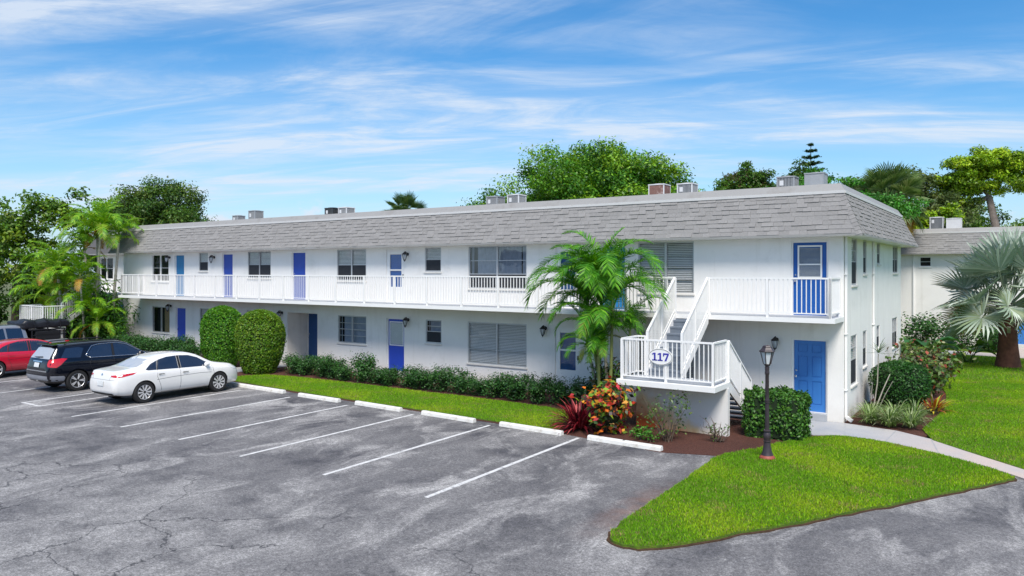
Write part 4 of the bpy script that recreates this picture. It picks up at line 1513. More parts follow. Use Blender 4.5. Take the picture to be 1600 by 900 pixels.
def car_body(sp):
    """loft of cross sections, subdivided, with wheel wells cut through"""
    ys = np.unique(np.concatenate([np.linspace(sp['top'][0][0], sp['top'][-1][0], 44), [p[0] for p in sp['top']]]))
    top, belt, w, wr, zb = (smooth_interp(ys, sp[k]) for k in ('top', 'belt', 'w', 'wr', 'zb'))
    rings = []
    for y, T, Bz, Wd, Wr, Zb in zip(ys, top, belt, w, wr, zb):
        Bz = min(Bz, T - 0.03)
        mid = Zb + (Bz - Zb) * 0.48
        low = Zb + (Bz - Zb) * 0.14
        e = Bz + (T - Bz) * 0.86
        half = [(0, Zb), (0.80 * Wd, Zb), (0.955 * Wd, low), (1.0 * Wd, mid), (0.992 * Wd, Bz - (Bz - mid) * 0.35), (0.955 * Wd, Bz - 0.012), (0.925 * Wd, Bz + 0.012),
                (Wr + (0.925 * Wd - Wr) * 0.30, Bz + (e - Bz) * 0.70), (Wr, e), (Wr * 0.86, T - (T - e) * 0.18), (Wr * 0.45, T - (T - e) * 0.02), (0, T)]
        full = half + [(-x, z) for x, z in half[-2:0:-1]]
        rings.append([(x, y, z) for x, z in full])
    n = len(rings[0])
    m = MB()
    vs = [p for r in rings for p in r]
    fs = []
    for i in range(len(rings) - 1):
        for k in range(n):
            fs.append((i * n + k, i * n + (k + 1) % n, (i + 1) * n + (k + 1) % n, (i + 1) * n + k))
    c0, c1 = len(vs), len(vs) + 1
    vs += [tuple(np.mean(rings[0], 0)), tuple(np.mean(rings[-1], 0))]
    for k in range(n):
        fs.append((c0, (k + 1) % n, k))
        o = (len(rings) - 1) * n
        fs.append((c1, o + k, o + (k + 1) % n))
    m.add(vs, fs)
    me = m.mesh('body', [sp['paint'], 'black_plastic'])
    bm = bmesh.new()
    bm.from_mesh(me)
    bmesh.ops.recalc_face_normals(bm, faces=bm.faces)
    bm.to_mesh(me)
    bm.free()
    tmp = bpy.data.objects.new('tmp_body', me)
    COL.objects.link(tmp)
    sb = tmp.modifiers.new('s', 'SUBSURF')
    sb.levels = sb.render_levels = 1
    cut = MB()
    for y in sp['axles']:
        a = np.linspace(0, 2 * math.pi, 33)[:-1]
        cut.prism([(y + sp['arch'] * math.cos(t), sp['R'] + 0.01 + sp['arch'] * math.sin(t)) for t in a], -1.4, 1.4, 'x')
    cme = cut.mesh('cut', 'black_plastic')
    bm = bmesh.new()
    bm.from_mesh(cme)
    bmesh.ops.recalc_face_normals(bm, faces=bm.faces)
    bm.to_mesh(cme)
    bm.free()
    co = bpy.data.objects.new('tmp_cut', cme)
    COL.objects.link(co)
    dg = bpy.context.evaluated_depsgraph_get()
    whole = bpy.data.meshes.new_from_object(tmp.evaluated_get(dg))
    bo = tmp.modifiers.new('b', 'BOOLEAN')
    bo.object, bo.operation, bo.solver = co, 'DIFFERENCE', 'EXACT'
    dg = bpy.context.evaluated_depsgraph_get()
    dg.update()
    res = bpy.data.meshes.new_from_object(tmp.evaluated_get(dg))
    for o in (tmp, co):
        bpy.data.objects.remove(o)
    res.materials.clear()
    for k in (sp['paint'], 'black_plastic'):
        res.materials.append(MATS[k])
    for p in res.polygons:
        c = p.center
        p.use_smooth = True
        p.material_index = 0
        for y in sp['axles']:
            r = math.hypot(c.y - y, c.z - sp['R'] - 0.01)
            if abs(r - sp['arch']) < 0.012 and abs(p.normal.x) < 0.35:
                p.material_index = 1
        if p.normal.z < -0.8 and c.z < 0.5:
            p.material_index = 1
    res.set_sharp_from_angle(angle=R(40))
    bmw = bmesh.new()
    bmw.from_mesh(whole)
    tree = BVHTree.FromBMesh(bmw)
    bmw.free()
    return res, tree


def decal(tree, poly, org, u, v, d, off=0.006, name='pane', mat='car_glass', parent=None, cuts=5, thick=0.004):
    """outline poly (in u, v) carried along direction d onto the body: a thin fitted piece"""
    bm = bmesh.new()
    o, u, v, d = Vector(org), Vector(u).normalized(), Vector(v).normalized(), Vector(d).normalized()
    vs = [bm.verts.new(o + u * a + v * b) for a, b in poly]
    bm.faces.new(vs)
    bmesh.ops.triangulate(bm, faces=bm.faces)
    for _ in range(cuts):
        long_ = [e for e in bm.edges if e.calc_length() > 0.11]
        if not long_:
            break
        bmesh.ops.subdivide_edges(bm, edges=long_, cuts=1)
        bmesh.ops.triangulate(bm, faces=[f for f in bm.faces if len(f.verts) > 3])
    for q in bm.verts:
        hit = tree.ray_cast(q.co, d)
        if hit[0] is not None:
            q.co = hit[0] - d * off
    bmesh.ops.recalc_face_normals(bm, faces=bm.faces)
    avg = sum((f.normal for f in bm.faces), Vector())
    if avg.dot(d) > 0:
        bmesh.ops.reverse_faces(bm, faces=bm.faces)
    me = bpy.data.meshes.new(name)
    for f in bm.faces:
        f.smooth = True
    bm.to_mesh(me)
    bm.free()
    me.materials.append(MATS[mat])
    return link(name, me, parent)


def stroke(tree, pts, org, u, v, d, r=0.012, off=0.004, name='trim', mat='chrome', parent=None):
    """a fine moulding following points carried onto the body"""
    o, u, v, d = Vector(org), Vector(u).normalized(), Vector(v).normalized(), Vector(d).normalized()
    out = []
    dense = []
    for a, b in zip(pts[:-1], pts[1:]):
        k = max(1, int(math.dist(a, b) / 0.07))
        dense += [(a[0] + (b[0] - a[0]) * i / k, a[1] + (b[1] - a[1]) * i / k) for i in range(k)]
    dense.append(pts[-1])
    for a, b in dense:
        hit = tree.ray_cast(o + u * a + v * b, d)
        if hit[0] is not None:
            out.append(hit[0] - d * off)
    if len(out) > 1:
        return MB().tube(out, r, 6).build(name, mat, parent, smooth=True)


def wheel_meshes(Rw, width, spokes, split=True):
    ty = MB()
    prof = [(Rw * 0.66, -width / 2), (Rw * 0.93, -width / 2), (Rw, -width * 0.36), (Rw, width * 0.36), (Rw * 0.93, width / 2), (Rw * 0.70, width / 2), (Rw * 0.66, width * 0.42)]
    ty.lathe(prof, 32)
    ty.v = [(p[2], p[0], p[1]) for p in ty.v]
    t = ty.mesh('tyre', 'tyre')
    rm_ = MB()
    rm_.lathe([(Rw * 0.655, width * 0.30), (Rw * 0.69, width * 0.44), (Rw * 0.665, width * 0.47), (Rw * 0.62, width * 0.40), (Rw * 0.60, width * 0.20)], 32)
    rm_.f = rm_.f[:-2]
    rm_.mi = rm_.mi[:len(rm_.f)]
    rm_.v = [(p[2], p[0], p[1]) for p in rm_.v]
    hub = MB().lathe([(Rw * 0.20, width * 0.20), (Rw * 0.19, width * 0.38), (Rw * 0.10, width * 0.41), (Rw * 0.02, width * 0.42)], 16)
    rm_.add([(p[2], p[0], p[1]) for p in hub.v], hub.f)
    for k in range(spokes):
        for dlt in ((-0.13, 0.13) if split else (0,)):
            a = 2 * math.pi * k / spokes
            b = a + dlt * (10 / spokes) * 0.5
            c0 = Vector((width * 0.36, Rw * 0.13 * math.cos(a), Rw * 0.13 * math.sin(a)))
            c1 = Vector((width * 0.42, Rw * 0.645 * math.cos(b), Rw * 0.645 * math.sin(b)))
            rm_.bar(c0, c1, Rw * (0.10 if split else 0.16), 0.03)
    r_ = rm_.mesh('rim', 'rim')
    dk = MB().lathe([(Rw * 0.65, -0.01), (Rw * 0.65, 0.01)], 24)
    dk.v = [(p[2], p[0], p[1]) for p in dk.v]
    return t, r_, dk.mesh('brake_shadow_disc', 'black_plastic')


def make_car(sp, label, cat, loc, rz, glass='car_glass', rear_glass=None):
    name = sp['name']
    root = thing(name, label, cat, loc, rz)
    body, tree = car_body(sp)
    bo = link('body', body, root)
    H = sp['H']
    for s in (1, -1):
        sd_ = dict(org=(s * 2, 0, 0), u=(0, 1, 0), v=(0, 0, 1), d=(-s, 0, 0))
        for poly in sp['side_glass']:
            decal(tree, poly, name='side_window', mat=glass, parent=root, **sd_)
        for poly in sp.get('pillars', []):
            decal(tree, poly, name='pillar', mat='black_plastic', parent=bo, off=0.008, **sd_)
        if sp.get('trim'):
            stroke(tree, sp['trim'], name='window_trim', mat='chrome', parent=bo, r=0.014, **sd_)
        for seam in sp['seams']:
            stroke(tree, seam, name='door_seam', mat='black_plastic', parent=bo, r=0.006, off=-0.002, **sd_)
        for hx, hz in sp['handles']:
            decal(tree, [(hx - 0.11, hz - 0.018), (hx + 0.10, hz - 0.010), (hx + 0.11, hz + 0.012), (hx - 0.10, hz + 0.016)], name='handle', mat=sp.get('handle_mat', 'chrome'), parent=root, off=0.03, **sd_)
        if sp.get('cladding'):
            decal(tree, sp['cladding'], name='lower_cladding', mat=sp['clad_mat'], parent=root, off=0.006, **sd_)
        # mirror
        my, mz = sp['mirror']
        hit = tree.ray_cast(Vector((s * 2, my, mz)), Vector((-s, 0, 0)))
        mx = abs(hit[0].x) if hit[0] else 0.8
        mm = MB()
        prof = [(0.0, 0.0), (0.05, 0.035), (0.085, 0.055), (0.105, 0.05), (0.11, 0.0)]
        mm.lathe([(r_, z_) for z_, r_ in [(-0.055, 0.055), (-0.05, 0.085), (0.0, 0.105), (0.055, 0.085), (0.075, 0.03)]], 12)
        mm.v = [(s * (mx + 0.10) + p[0] * 0.95, my + p[2] * 1.0 + 0.02, mz + 0.02 + p[1] * 0.70) for p in mm.v]
        mm.bar((s * (mx - 0.02), my, mz - 0.02), (s * (mx + 0.08), my, mz - 0.01), 0.05, 0.04)
        mm.build('mirror', sp.get('mirror_mat', sp['paint']), root, smooth='auto')
        # tail lamp wrapping the rear corner
        dg_ = Vector((-s * 0.62, 0.78, 0))
        uu = Vector((s * 0.78, 0.62, 0))
        decal(tree, sp['tail'], org=Vector((s * sp['tail_c'][0], sp['tail_c'][1], 0)) - dg_ * 1.5, u=uu, v=(0, 0, 1), d=dg_, name='tail_lamp', mat='tail_red', parent=root, off=0.008)
        dg2 = Vector((-s * 0.62, -0.78, 0))
        decal(tree, sp['head'], org=Vector((s * sp['head_c'][0], sp['head_c'][1], 0)) - dg2 * 1.5, u=Vector((s * 0.78, -0.62, 0)), v=(0, 0, 1), d=dg2, name='headlamp', mat='lamp_glass', parent=root, off=0.008)
    back = dict(org=(0, -5, 0), u=(1, 0, 0), v=(0, 0, 1), d=(0, 1, 0))
    decal(tree, sp['rear_glass'], name='rear_window', mat=rear_glass or glass, parent=root, **back)
    front = dict(org=(0, 5, 0), u=(1, 0, 0), v=(0, 0, 1), d=(0, -1, 0))
    decal(tree, sp['windshield'], name='windshield', mat=glass, parent=root, **front)
    decal(tree, sp['grille'], name='grille', mat='black_plastic', parent=root, **front)
    for nm, mt, poly in sp.get('rear_parts', []):
        decal(tree, poly, name=nm, mat=mt, parent=root, off=0.012 if nm != 'license_plate' else 0.018, **back)
    for k in sp.get('rear_lines', []):
        stroke(tree, k, name='trunk_seam', mat='black_plastic', parent=bo, r=0.004, off=0.0, **back)
    t, r_, dk = wheel_meshes(sp['R'], 0.21, sp['spokes'], sp.get('split', True))
    hw = sp['w_at_axle']
    for y in sp['axles']:
        for s in (1, -1):
            wh = link('wheel', None, root, (s * (hw - 0.115), y, sp['R'] + 0.002))
            wh.rotation_euler = (0, 0, 0 if s > 0 else math.pi)
            link('tyre', t, wh)
            link('rim', r_, wh)
            link('backing_disc', dk, wh)
    if sp.get('rails'):
        for s in (1, -1):
            m = MB()
            (ya, za), (yb, zb_) = sp['rails']
            x = sp['rail_x'] * s
            m.tube([(x, ya, za - 0.03), (x, ya + 0.12, za + 0.03), (x, (ya + yb) / 2, (za + zb_) / 2 + 0.05), (x, yb - 0.12, zb_ + 0.03), (x, yb, zb_ - 0.03)], 0.02, 6)
            m.build('roof_rail', 'black_plastic', root, smooth=True)
    return root, tree


sedan = dict(name='sedan', paint='car_white', H=1.48, R=0.345, arch=0.375, axles=(-1.40, 1.30), w_at_axle=0.895, spokes=10,
             top=[(-2.34, 0.66), (-2.31, 0.88), (-2.24, 1.055), (-2.0, 1.09), (-1.72, 1.115), (-1.5, 1.17), (-0.95, 1.40), (-0.55, 1.465), (-0.15, 1.482), (0.3, 1.455), (0.62, 1.37), (1.22, 1.06), (1.5, 1.0), (1.95, 0.92), (2.2, 0.80), (2.31, 0.66), (2.35, 0.52)],
             belt=[(-2.34, 0.60), (-2.28, 0.84), (-2.1, 0.965), (-1.5, 0.99), (-0.5, 0.955), (0.6, 0.93), (1.2, 0.90), (1.8, 0.84), (2.2, 0.70), (2.35, 0.48)],
             w=[(-2.34, 0.66), (-2.30, 0.73), (-2.15, 0.815), (-1.85, 0.875), (-1.3, 0.905), (0, 0.90), (1.2, 0.905), (1.75, 0.865), (2.08, 0.765), (2.26, 0.62), (2.35, 0.46)],
             wr=[(-2.34, 0.50), (-2.2, 0.64), (-1.7, 0.665), (-1.4, 0.63), (-0.8, 0.565), (-0.2, 0.575), (0.4, 0.57), (0.7, 0.60), (1.25, 0.69), (1.8, 0.64), (2.2, 0.50), (2.35, 0.34)],
             zb=[(-2.34, 0.44), (-2.28, 0.31), (-2.0, 0.24), (-1.0, 0.20), (1.5, 0.19), (2.1, 0.21), (2.28, 0.26), (2.35, 0.34)],
             side_glass=[[(-0.10, 0.985), (0.95, 0.955), (1.02, 1.0), (0.60, 1.26), (0.30, 1.355), (-0.06, 1.385)],
                         [(-0.93, 1.01), (-0.20, 0.985), (-0.16, 1.385), (-0.50, 1.372), (-0.80, 1.31)],
                         [(-1.33, 1.045), (-1.25, 1.02), (-0.98, 1.012), (-0.86, 1.29), (-1.10, 1.20)]],
             pillars=[[(-0.19, 0.985), (-0.11, 0.985), (-0.07, 1.385), (-0.15, 1.385)], [(-0.975, 1.012), (-0.935, 1.01), (-0.81, 1.305), (-0.85, 1.29)]],
             seams=[[(-0.16, 0.97), (-0.15, 0.55), (-0.16, 0.27)], [(1.05, 0.95), (1.12, 0.6), (1.05, 0.27)], [(-0.95, 1.0), (-0.98, 0.80), (-0.86, 0.5), (-0.80, 0.29)],
                    [(-0.80, 0.285), (1.05, 0.262)], [(-1.0, 0.70), (-0.4, 0.735), (0.6, 0.75), (1.0, 0.73)]],
             handles=[(0.02, 0.845), (-0.84, 0.87)], mirror=(0.80, 1.0),
             tail_c=(0.72, -2.15), tail=[(-0.24, 0.90), (-0.05, 0.885), (0.10, 0.89), (0.34, 0.945), (0.42, 1.0), (0.18, 0.985), (-0.10, 0.965), (-0.26, 0.945)],
             head_c=(0.68, 2.1), head=[(-0.22, 0.70), (0.20, 0.74), (0.34, 0.86), (0.0, 0.83), (-0.22, 0.76)],
             rear_glass=[(-0.62, 1.135), (0.62, 1.135), (0.51, 1.385), (0.3, 1.405), (-0.3, 1.405), (-0.51, 1.385)],
             windshield=[(-0.66, 1.07), (0.66, 1.07), (0.53, 1.39), (-0.53, 1.39)], grille=[(-0.4, 0.45), (0.4, 0.45), (0.45, 0.62), (-0.45, 0.62)],
             rear_parts=[('license_plate', 'plate', [(-0.17, 0.60), (0.17, 0.60), (0.17, 0.76), (-0.17, 0.76)]),
                         ('lower_valance', 'black_plastic', [(-0.62, 0.32), (0.62, 0.32), (0.6, 0.385), (-0.6, 0.385)]), ('emblem', 'chrome', [(-0.05, 0.95), (0.0, 0.91), (0.05, 0.95), (0.0, 0.995)])],
             rear_lines=[[(-0.7, 0.80), (0.7, 0.80)], [(-0.5, 0.90), (-0.46, 0.81)], [(0.5, 0.90), (0.46, 0.81)]])
make_car(sedan, 'white four-door sedan parked nearest the empty stalls', 'car', (-19.97, -7.58, 0.001), R(0.8), rear_glass='car_glass_light')

red = dict(sedan)
red.update(name='sedan', paint='car_red', mirror_mat='car_red', handle_mat='car_red', spokes=5,
           top=[(-2.30, 0.62), (-2.27, 0.85), (-2.2, 1.01), (-1.95, 1.05), (-1.75, 1.08), (-1.5, 1.15), (-0.95, 1.37), (-0.5, 1.43), (-0.1, 1.44), (0.3, 1.41), (0.65, 1.32), (1.25, 1.02), (1.5, 0.97), (1.95, 0.89), (2.2, 0.77), (2.31, 0.64), (2.35, 0.52)])
make_car(red, 'red sedan parked between the black SUV and the pickup truck', 'car', (-29.95, -7.85, 0.001), R(1.0))

suv = dict(name='suv', paint='car_black', H=1.68, R=0.365, arch=0.405, axles=(-1.42, 1.44), w_at_axle=0.905, spokes=5, rails=((-1.75, 1.655), (0.25, 1.655)), rail_x=0.60,
           top=[(-2.38, 0.72), (-2.36, 0.95), (-2.30, 1.12), (-2.12, 1.40), (-2.02, 1.56), (-1.96, 1.62), (-1.5, 1.655), (-0.6, 1.675), (0.1, 1.655), (0.45, 1.58), (1.15, 1.18), (1.4, 1.12), (1.95, 1.04), (2.2, 0.95), (2.33, 0.80), (2.38, 0.62)],
           belt=[(-2.38, 0.68), (-2.34, 0.90), (-2.2, 1.10), (-1.6, 1.13), (-0.5, 1.08), (0.6, 1.05), (1.2, 1.03), (1.8, 0.97), (2.2, 0.85), (2.38, 0.56)],
           w=[(-2.38, 0.72), (-2.34, 0.79), (-2.2, 0.86), (-1.9, 0.90), (-1.3, 0.92), (0, 0.915), (1.3, 0.92), (1.8, 0.89), (2.1, 0.80), (2.3, 0.64), (2.38, 0.48)],
           wr=[(-2.38, 0.56), (-2.25, 0.66), (-2.05, 0.60), (-1.6, 0.60), (-0.5, 0.615), (0.2, 0.61), (0.6, 0.64), (1.2, 0.72), (1.8, 0.68), (2.2, 0.55), (2.38, 0.36)],
           zb=[(-2.38, 0.48), (-2.3, 0.36), (-2.0, 0.28), (-1.0, 0.24), (1.5, 0.24), (2.1, 0.26), (2.28, 0.32), (2.38, 0.42)],
           side_glass=[[(-0.08, 1.12), (0.98, 1.085), (1.05, 1.12), (0.45, 1.46), (0.10, 1.545), (-0.04, 1.55)], [(-0.98, 1.15), (-0.17, 1.122), (-0.13, 1.552), (-0.55, 1.545), (-0.80, 1.50), (-1.05, 1.24)],
                       [(-1.95, 1.19), (-1.30, 1.165), (-1.12, 1.47), (-1.30, 1.515), (-1.72, 1.50)]],
           pillars=[[(-0.165, 1.12), (-0.085, 1.12), (-0.045, 1.55), (-0.125, 1.55)]],
           trim=[(-1.0, 1.135), (1.08, 1.075), (1.1, 1.12), (0.46, 1.485), (0.1, 1.572), (-0.55, 1.572), (-0.84, 1.52), (-1.10, 1.23), (-1.0, 1.135)],
           seams=[[(-0.13, 1.11), (-0.12, 0.6), (-0.13, 0.33)], [(1.08, 1.06), (1.12, 0.7), (1.05, 0.33)], [(-0.92, 1.12), (-1.0, 0.92), (-0.86, 0.55), (-0.82, 0.36)], [(-0.82, 0.36), (1.05, 0.33)]],
           handles=[(0.03, 0.98), (-0.84, 1.0)], handle_mat='car_black', mirror=(0.86, 1.12), mirror_mat='car_black',
           tail_c=(0.80, -2.18), tail=[(-0.17, 0.92), (0.10, 0.88), (0.20, 0.98), (0.30, 1.16), (0.18, 1.185), (-0.16, 1.15), (-0.2, 1.0)],
           head_c=(0.7, 2.1), head=[(-0.22, 0.80), (0.20, 0.84), (0.30, 0.98), (0.0, 0.95), (-0.22, 0.88)],
           rear_glass=[(-0.66, 1.17), (0.66, 1.17), (0.56, 1.50), (0.3, 1.535), (-0.3, 1.535), (-0.56, 1.50)],
           windshield=[(-0.7, 1.18), (0.7, 1.18), (0.56, 1.58), (-0.56, 1.58)], grille=[(-0.45, 0.55), (0.45, 0.55), (0.5, 0.85), (-0.5, 0.85)],
           rear_parts=[('license_plate', 'plate', [(-0.17, 0.88), (0.17, 0.88), (0.17, 1.03), (-0.17, 1.03)]), ('chrome_bar', 'chrome', [(-0.32, 1.055), (0.32, 1.055), (0.31, 1.095), (-0.31, 1.095)]),
                       ('bumper_step', 'chrome', [(-0.70, 0.735), (0.70, 0.735), (0.69, 0.775), (-0.69, 0.775)]),
                       ('bumper_valance', 'grey_plastic', [(-0.72, 0.44), (0.72, 0.44), (0.74, 0.60), (-0.74, 0.60)])],
           cladding=[(-2.3, 0.40), (-1.86, 0.40), (-1.84, 0.52), (-1.88, 0.58), (-2.3, 0.60)], clad_mat='grey_plastic',
           rear_lines=[[(-0.75, 0.85), (0.75, 0.85)]])
suv_o, suv_t = make_car(suv, 'black SUV with chrome window trim parked beside the white sedan', 'SUV', (-24.27, -7.52, 0.001), R(0.5), rear_glass='car_glass_light')
MB().box(-0.60, 0.60, -2.10, -1.92, 1.612, 1.64).build('spoiler', 'car_black', suv_o, bevel=0.012)
MB().bar((-0.25, -2.30, 1.215), (0.22, -2.26, 1.235), 0.025, 0.02).build('rear_wiper', 'black_plastic', suv_o)

truck = dict(name='pickup_truck', paint='car_silver', H=1.80, R=0.39, arch=0.43, axles=(-1.75, 1.70), w_at_axle=0.94, spokes=6, split=False,
             top=[(-2.75, 0.80), (-2.72, 1.02), (-2.6, 1.06), (-1.2, 1.06), (-0.98, 1.09), (-0.90, 1.55), (-0.84, 1.74), (-0.5, 1.79), (0.2, 1.79), (0.55, 1.72), (1.2, 1.27), (1.5, 1.20), (2.2, 1.13), (2.5, 1.02), (2.62, 0.8)],
             belt=[(-2.75, 0.76), (-2.7, 0.98), (-2.5, 1.02), (-1.0, 1.02), (0.6, 1.12), (1.2, 1.12), (2.0, 1.05), (2.45, 0.92), (2.62, 0.7)],
             w=[(-2.75, 0.86), (-2.70, 0.91), (-2.4, 0.94), (0, 0.94), (1.7, 0.94), (2.2, 0.90), (2.5, 0.78), (2.62, 0.65)],
             wr=[(-2.75, 0.80), (-1.1, 0.86), (-0.95, 0.76), (-0.8, 0.65), (0.3, 0.66), (0.6, 0.68), (1.2, 0.76), (2.2, 0.72), (2.62, 0.5)],
             zb=[(-2.75, 0.55), (-2.6, 0.46), (-1.0, 0.38), (1.5, 0.36), (2.4, 0.38), (2.62, 0.48)],
             side_glass=[[(-0.02, 1.17), (0.95, 1.17), (1.0, 1.22), (0.50, 1.60), (0.02, 1.67)], [(-0.76, 1.17), (-0.10, 1.17), (-0.07, 1.67), (-0.70, 1.64)]],
             seams=[[(-0.06, 1.15), (-0.06, 0.5)], [(1.05, 1.13), (1.05, 0.5)], [(-0.92, 1.1), (-0.94, 0.5)]],
             handles=[(0.06, 1.05), (-0.72, 1.05)], handle_mat='car_silver', mirror=(0.85, 1.2), mirror_mat='black_plastic',
             tail_c=(0.84, -2.6), tail=[(-0.10, 0.72), (0.10, 0.72), (0.14, 0.98), (-0.08, 0.99)], head_c=(0.7, 2.4), head=[(-0.2, 0.85), (0.2, 0.88), (0.25, 1.0), (-0.2, 0.98)],
             rear_glass=[(-0.55, 1.22), (0.55, 1.22), (0.5, 1.6), (-0.5, 1.6)], windshield=[(-0.7, 1.3), (0.7, 1.3), (0.58, 1.68), (-0.58, 1.68)], grille=[(-0.5, 0.65), (0.5, 0.65), (0.5, 0.95), (-0.5, 0.95)],
             rear_parts=[('bumper', 'black_plastic', [(-0.85, 0.52), (0.85, 0.52), (0.85, 0.66), (-0.85, 0.66)])])
TX, TY = -33.75, -7.35
tr, _ = make_car(truck, 'silver pickup truck carrying a black rooftop bag, backed in at the far left', 'pickup truck', (TX, TY, 0.001), R(180.5))
rk = MB()
for x in (-0.78, 0.78):
    for y in (-2.5, -1.1):
        rk.bar((x, y, 1.03), (x, y, 1.53), 0.05)
    rk.bar((x, -2.62, 1.53), (x, -0.98, 1.53), 0.05)
    rk.bar((x, -2.5, 1.28), (x, -1.1, 1.28), 0.04)
for y in (-2.5, -1.8, -1.1):
    rk.bar((-0.78, y, 1.53), (0.78, y, 1.53), 0.05)
rk.build('bed_rack', 'black_metal', tr)
for s_ in (-0.55, 0.55):
    MB().box(s_ - 0.25, s_ + 0.25, -2.35, -1.25, 1.065, 1.47).build('side_case', 'black_plastic', tr, bevel=0.03)
# soft bag strapped on the rack: rounded box with sagging folds
bg = thing('cargo_bag', 'lumpy black cargo bag strapped on the rack of the pickup truck', 'cargo bag', (TX, TY + 1.75, 1.567))
n1, n2 = 26, 18
bm = bmesh.new()
bmesh.ops.create_cube(bm, size=1)
bmesh.ops.subdivide_edges(bm, edges=bm.edges, cuts=11, use_grid_fill=True)
rb = random.Random(5)
for v in bm.verts:
    p = Vector((v.co.x * 2, v.co.y * 2, v.co.z * 2))
    q = Vector((abs(p.x) ** 6 + abs(p.y) ** 6 + abs(p.z) ** 6, 0, 0)).x ** (1 / 6)
    p = p / q * max(abs(p.x), abs(p.y), abs(p.z))
    fold = 0.04 * math.sin(p.y * 9 + 2.2 * p.x) * (0.4 + max(p.z, 0)) + 0.025 * math.sin(p.x * 13 + p.y * 5) + 0.02 * math.sin(p.y * 21 + p.z * 7)
    v.co = Vector((p.x * (0.80 + fold * 0.5), p.y * (1.12 + fold * 0.5), 0.19 + p.z * 0.18 * (1 - 0.12 * p.y) + (fold * 0.7 if p.z > -0.5 else 0)))
me = bpy.data.meshes.new('cover')
for f in bm.faces:
    f.smooth = True
bm.to_mesh(me)
bm.free()
me.materials.append(MATS['bag_black'])
link('cover', me, bg)
for y in (-0.55, 0.0, 0.55):
    m = MB()
    m.box(-0.845, 0.845, y - 0.02, y + 0.02, 0.385, 0.395)
    for s in (-1, 1):
        m.bar((s * 0.85, y, 0.0), (s * 0.845, y, 0.39), 0.012, 0.04)
    m.build('strap', 'black_metal', bg)
# ------------------------------------------------------------------ vegetation
HEDGE = [(0.030, 0.10, 0.020), (0.042, 0.13, 0.025), (0.065, 0.17, 0.032), (0.020, 0.07, 0.016)]
TOPI = [(0.06, 0.21, 0.010), (0.09, 0.27, 0.014), (0.04, 0.15, 0.010), (0.14, 0.32, 0.018)]
TOPI2 = [(0.085, 0.20, 0.010), (0.13, 0.26, 0.014), (0.06, 0.15, 0.010), (0.19, 0.30, 0.02)]


def sphere_dirs(n, rng):
    return unit(rng.normal(size=(n, 3)))


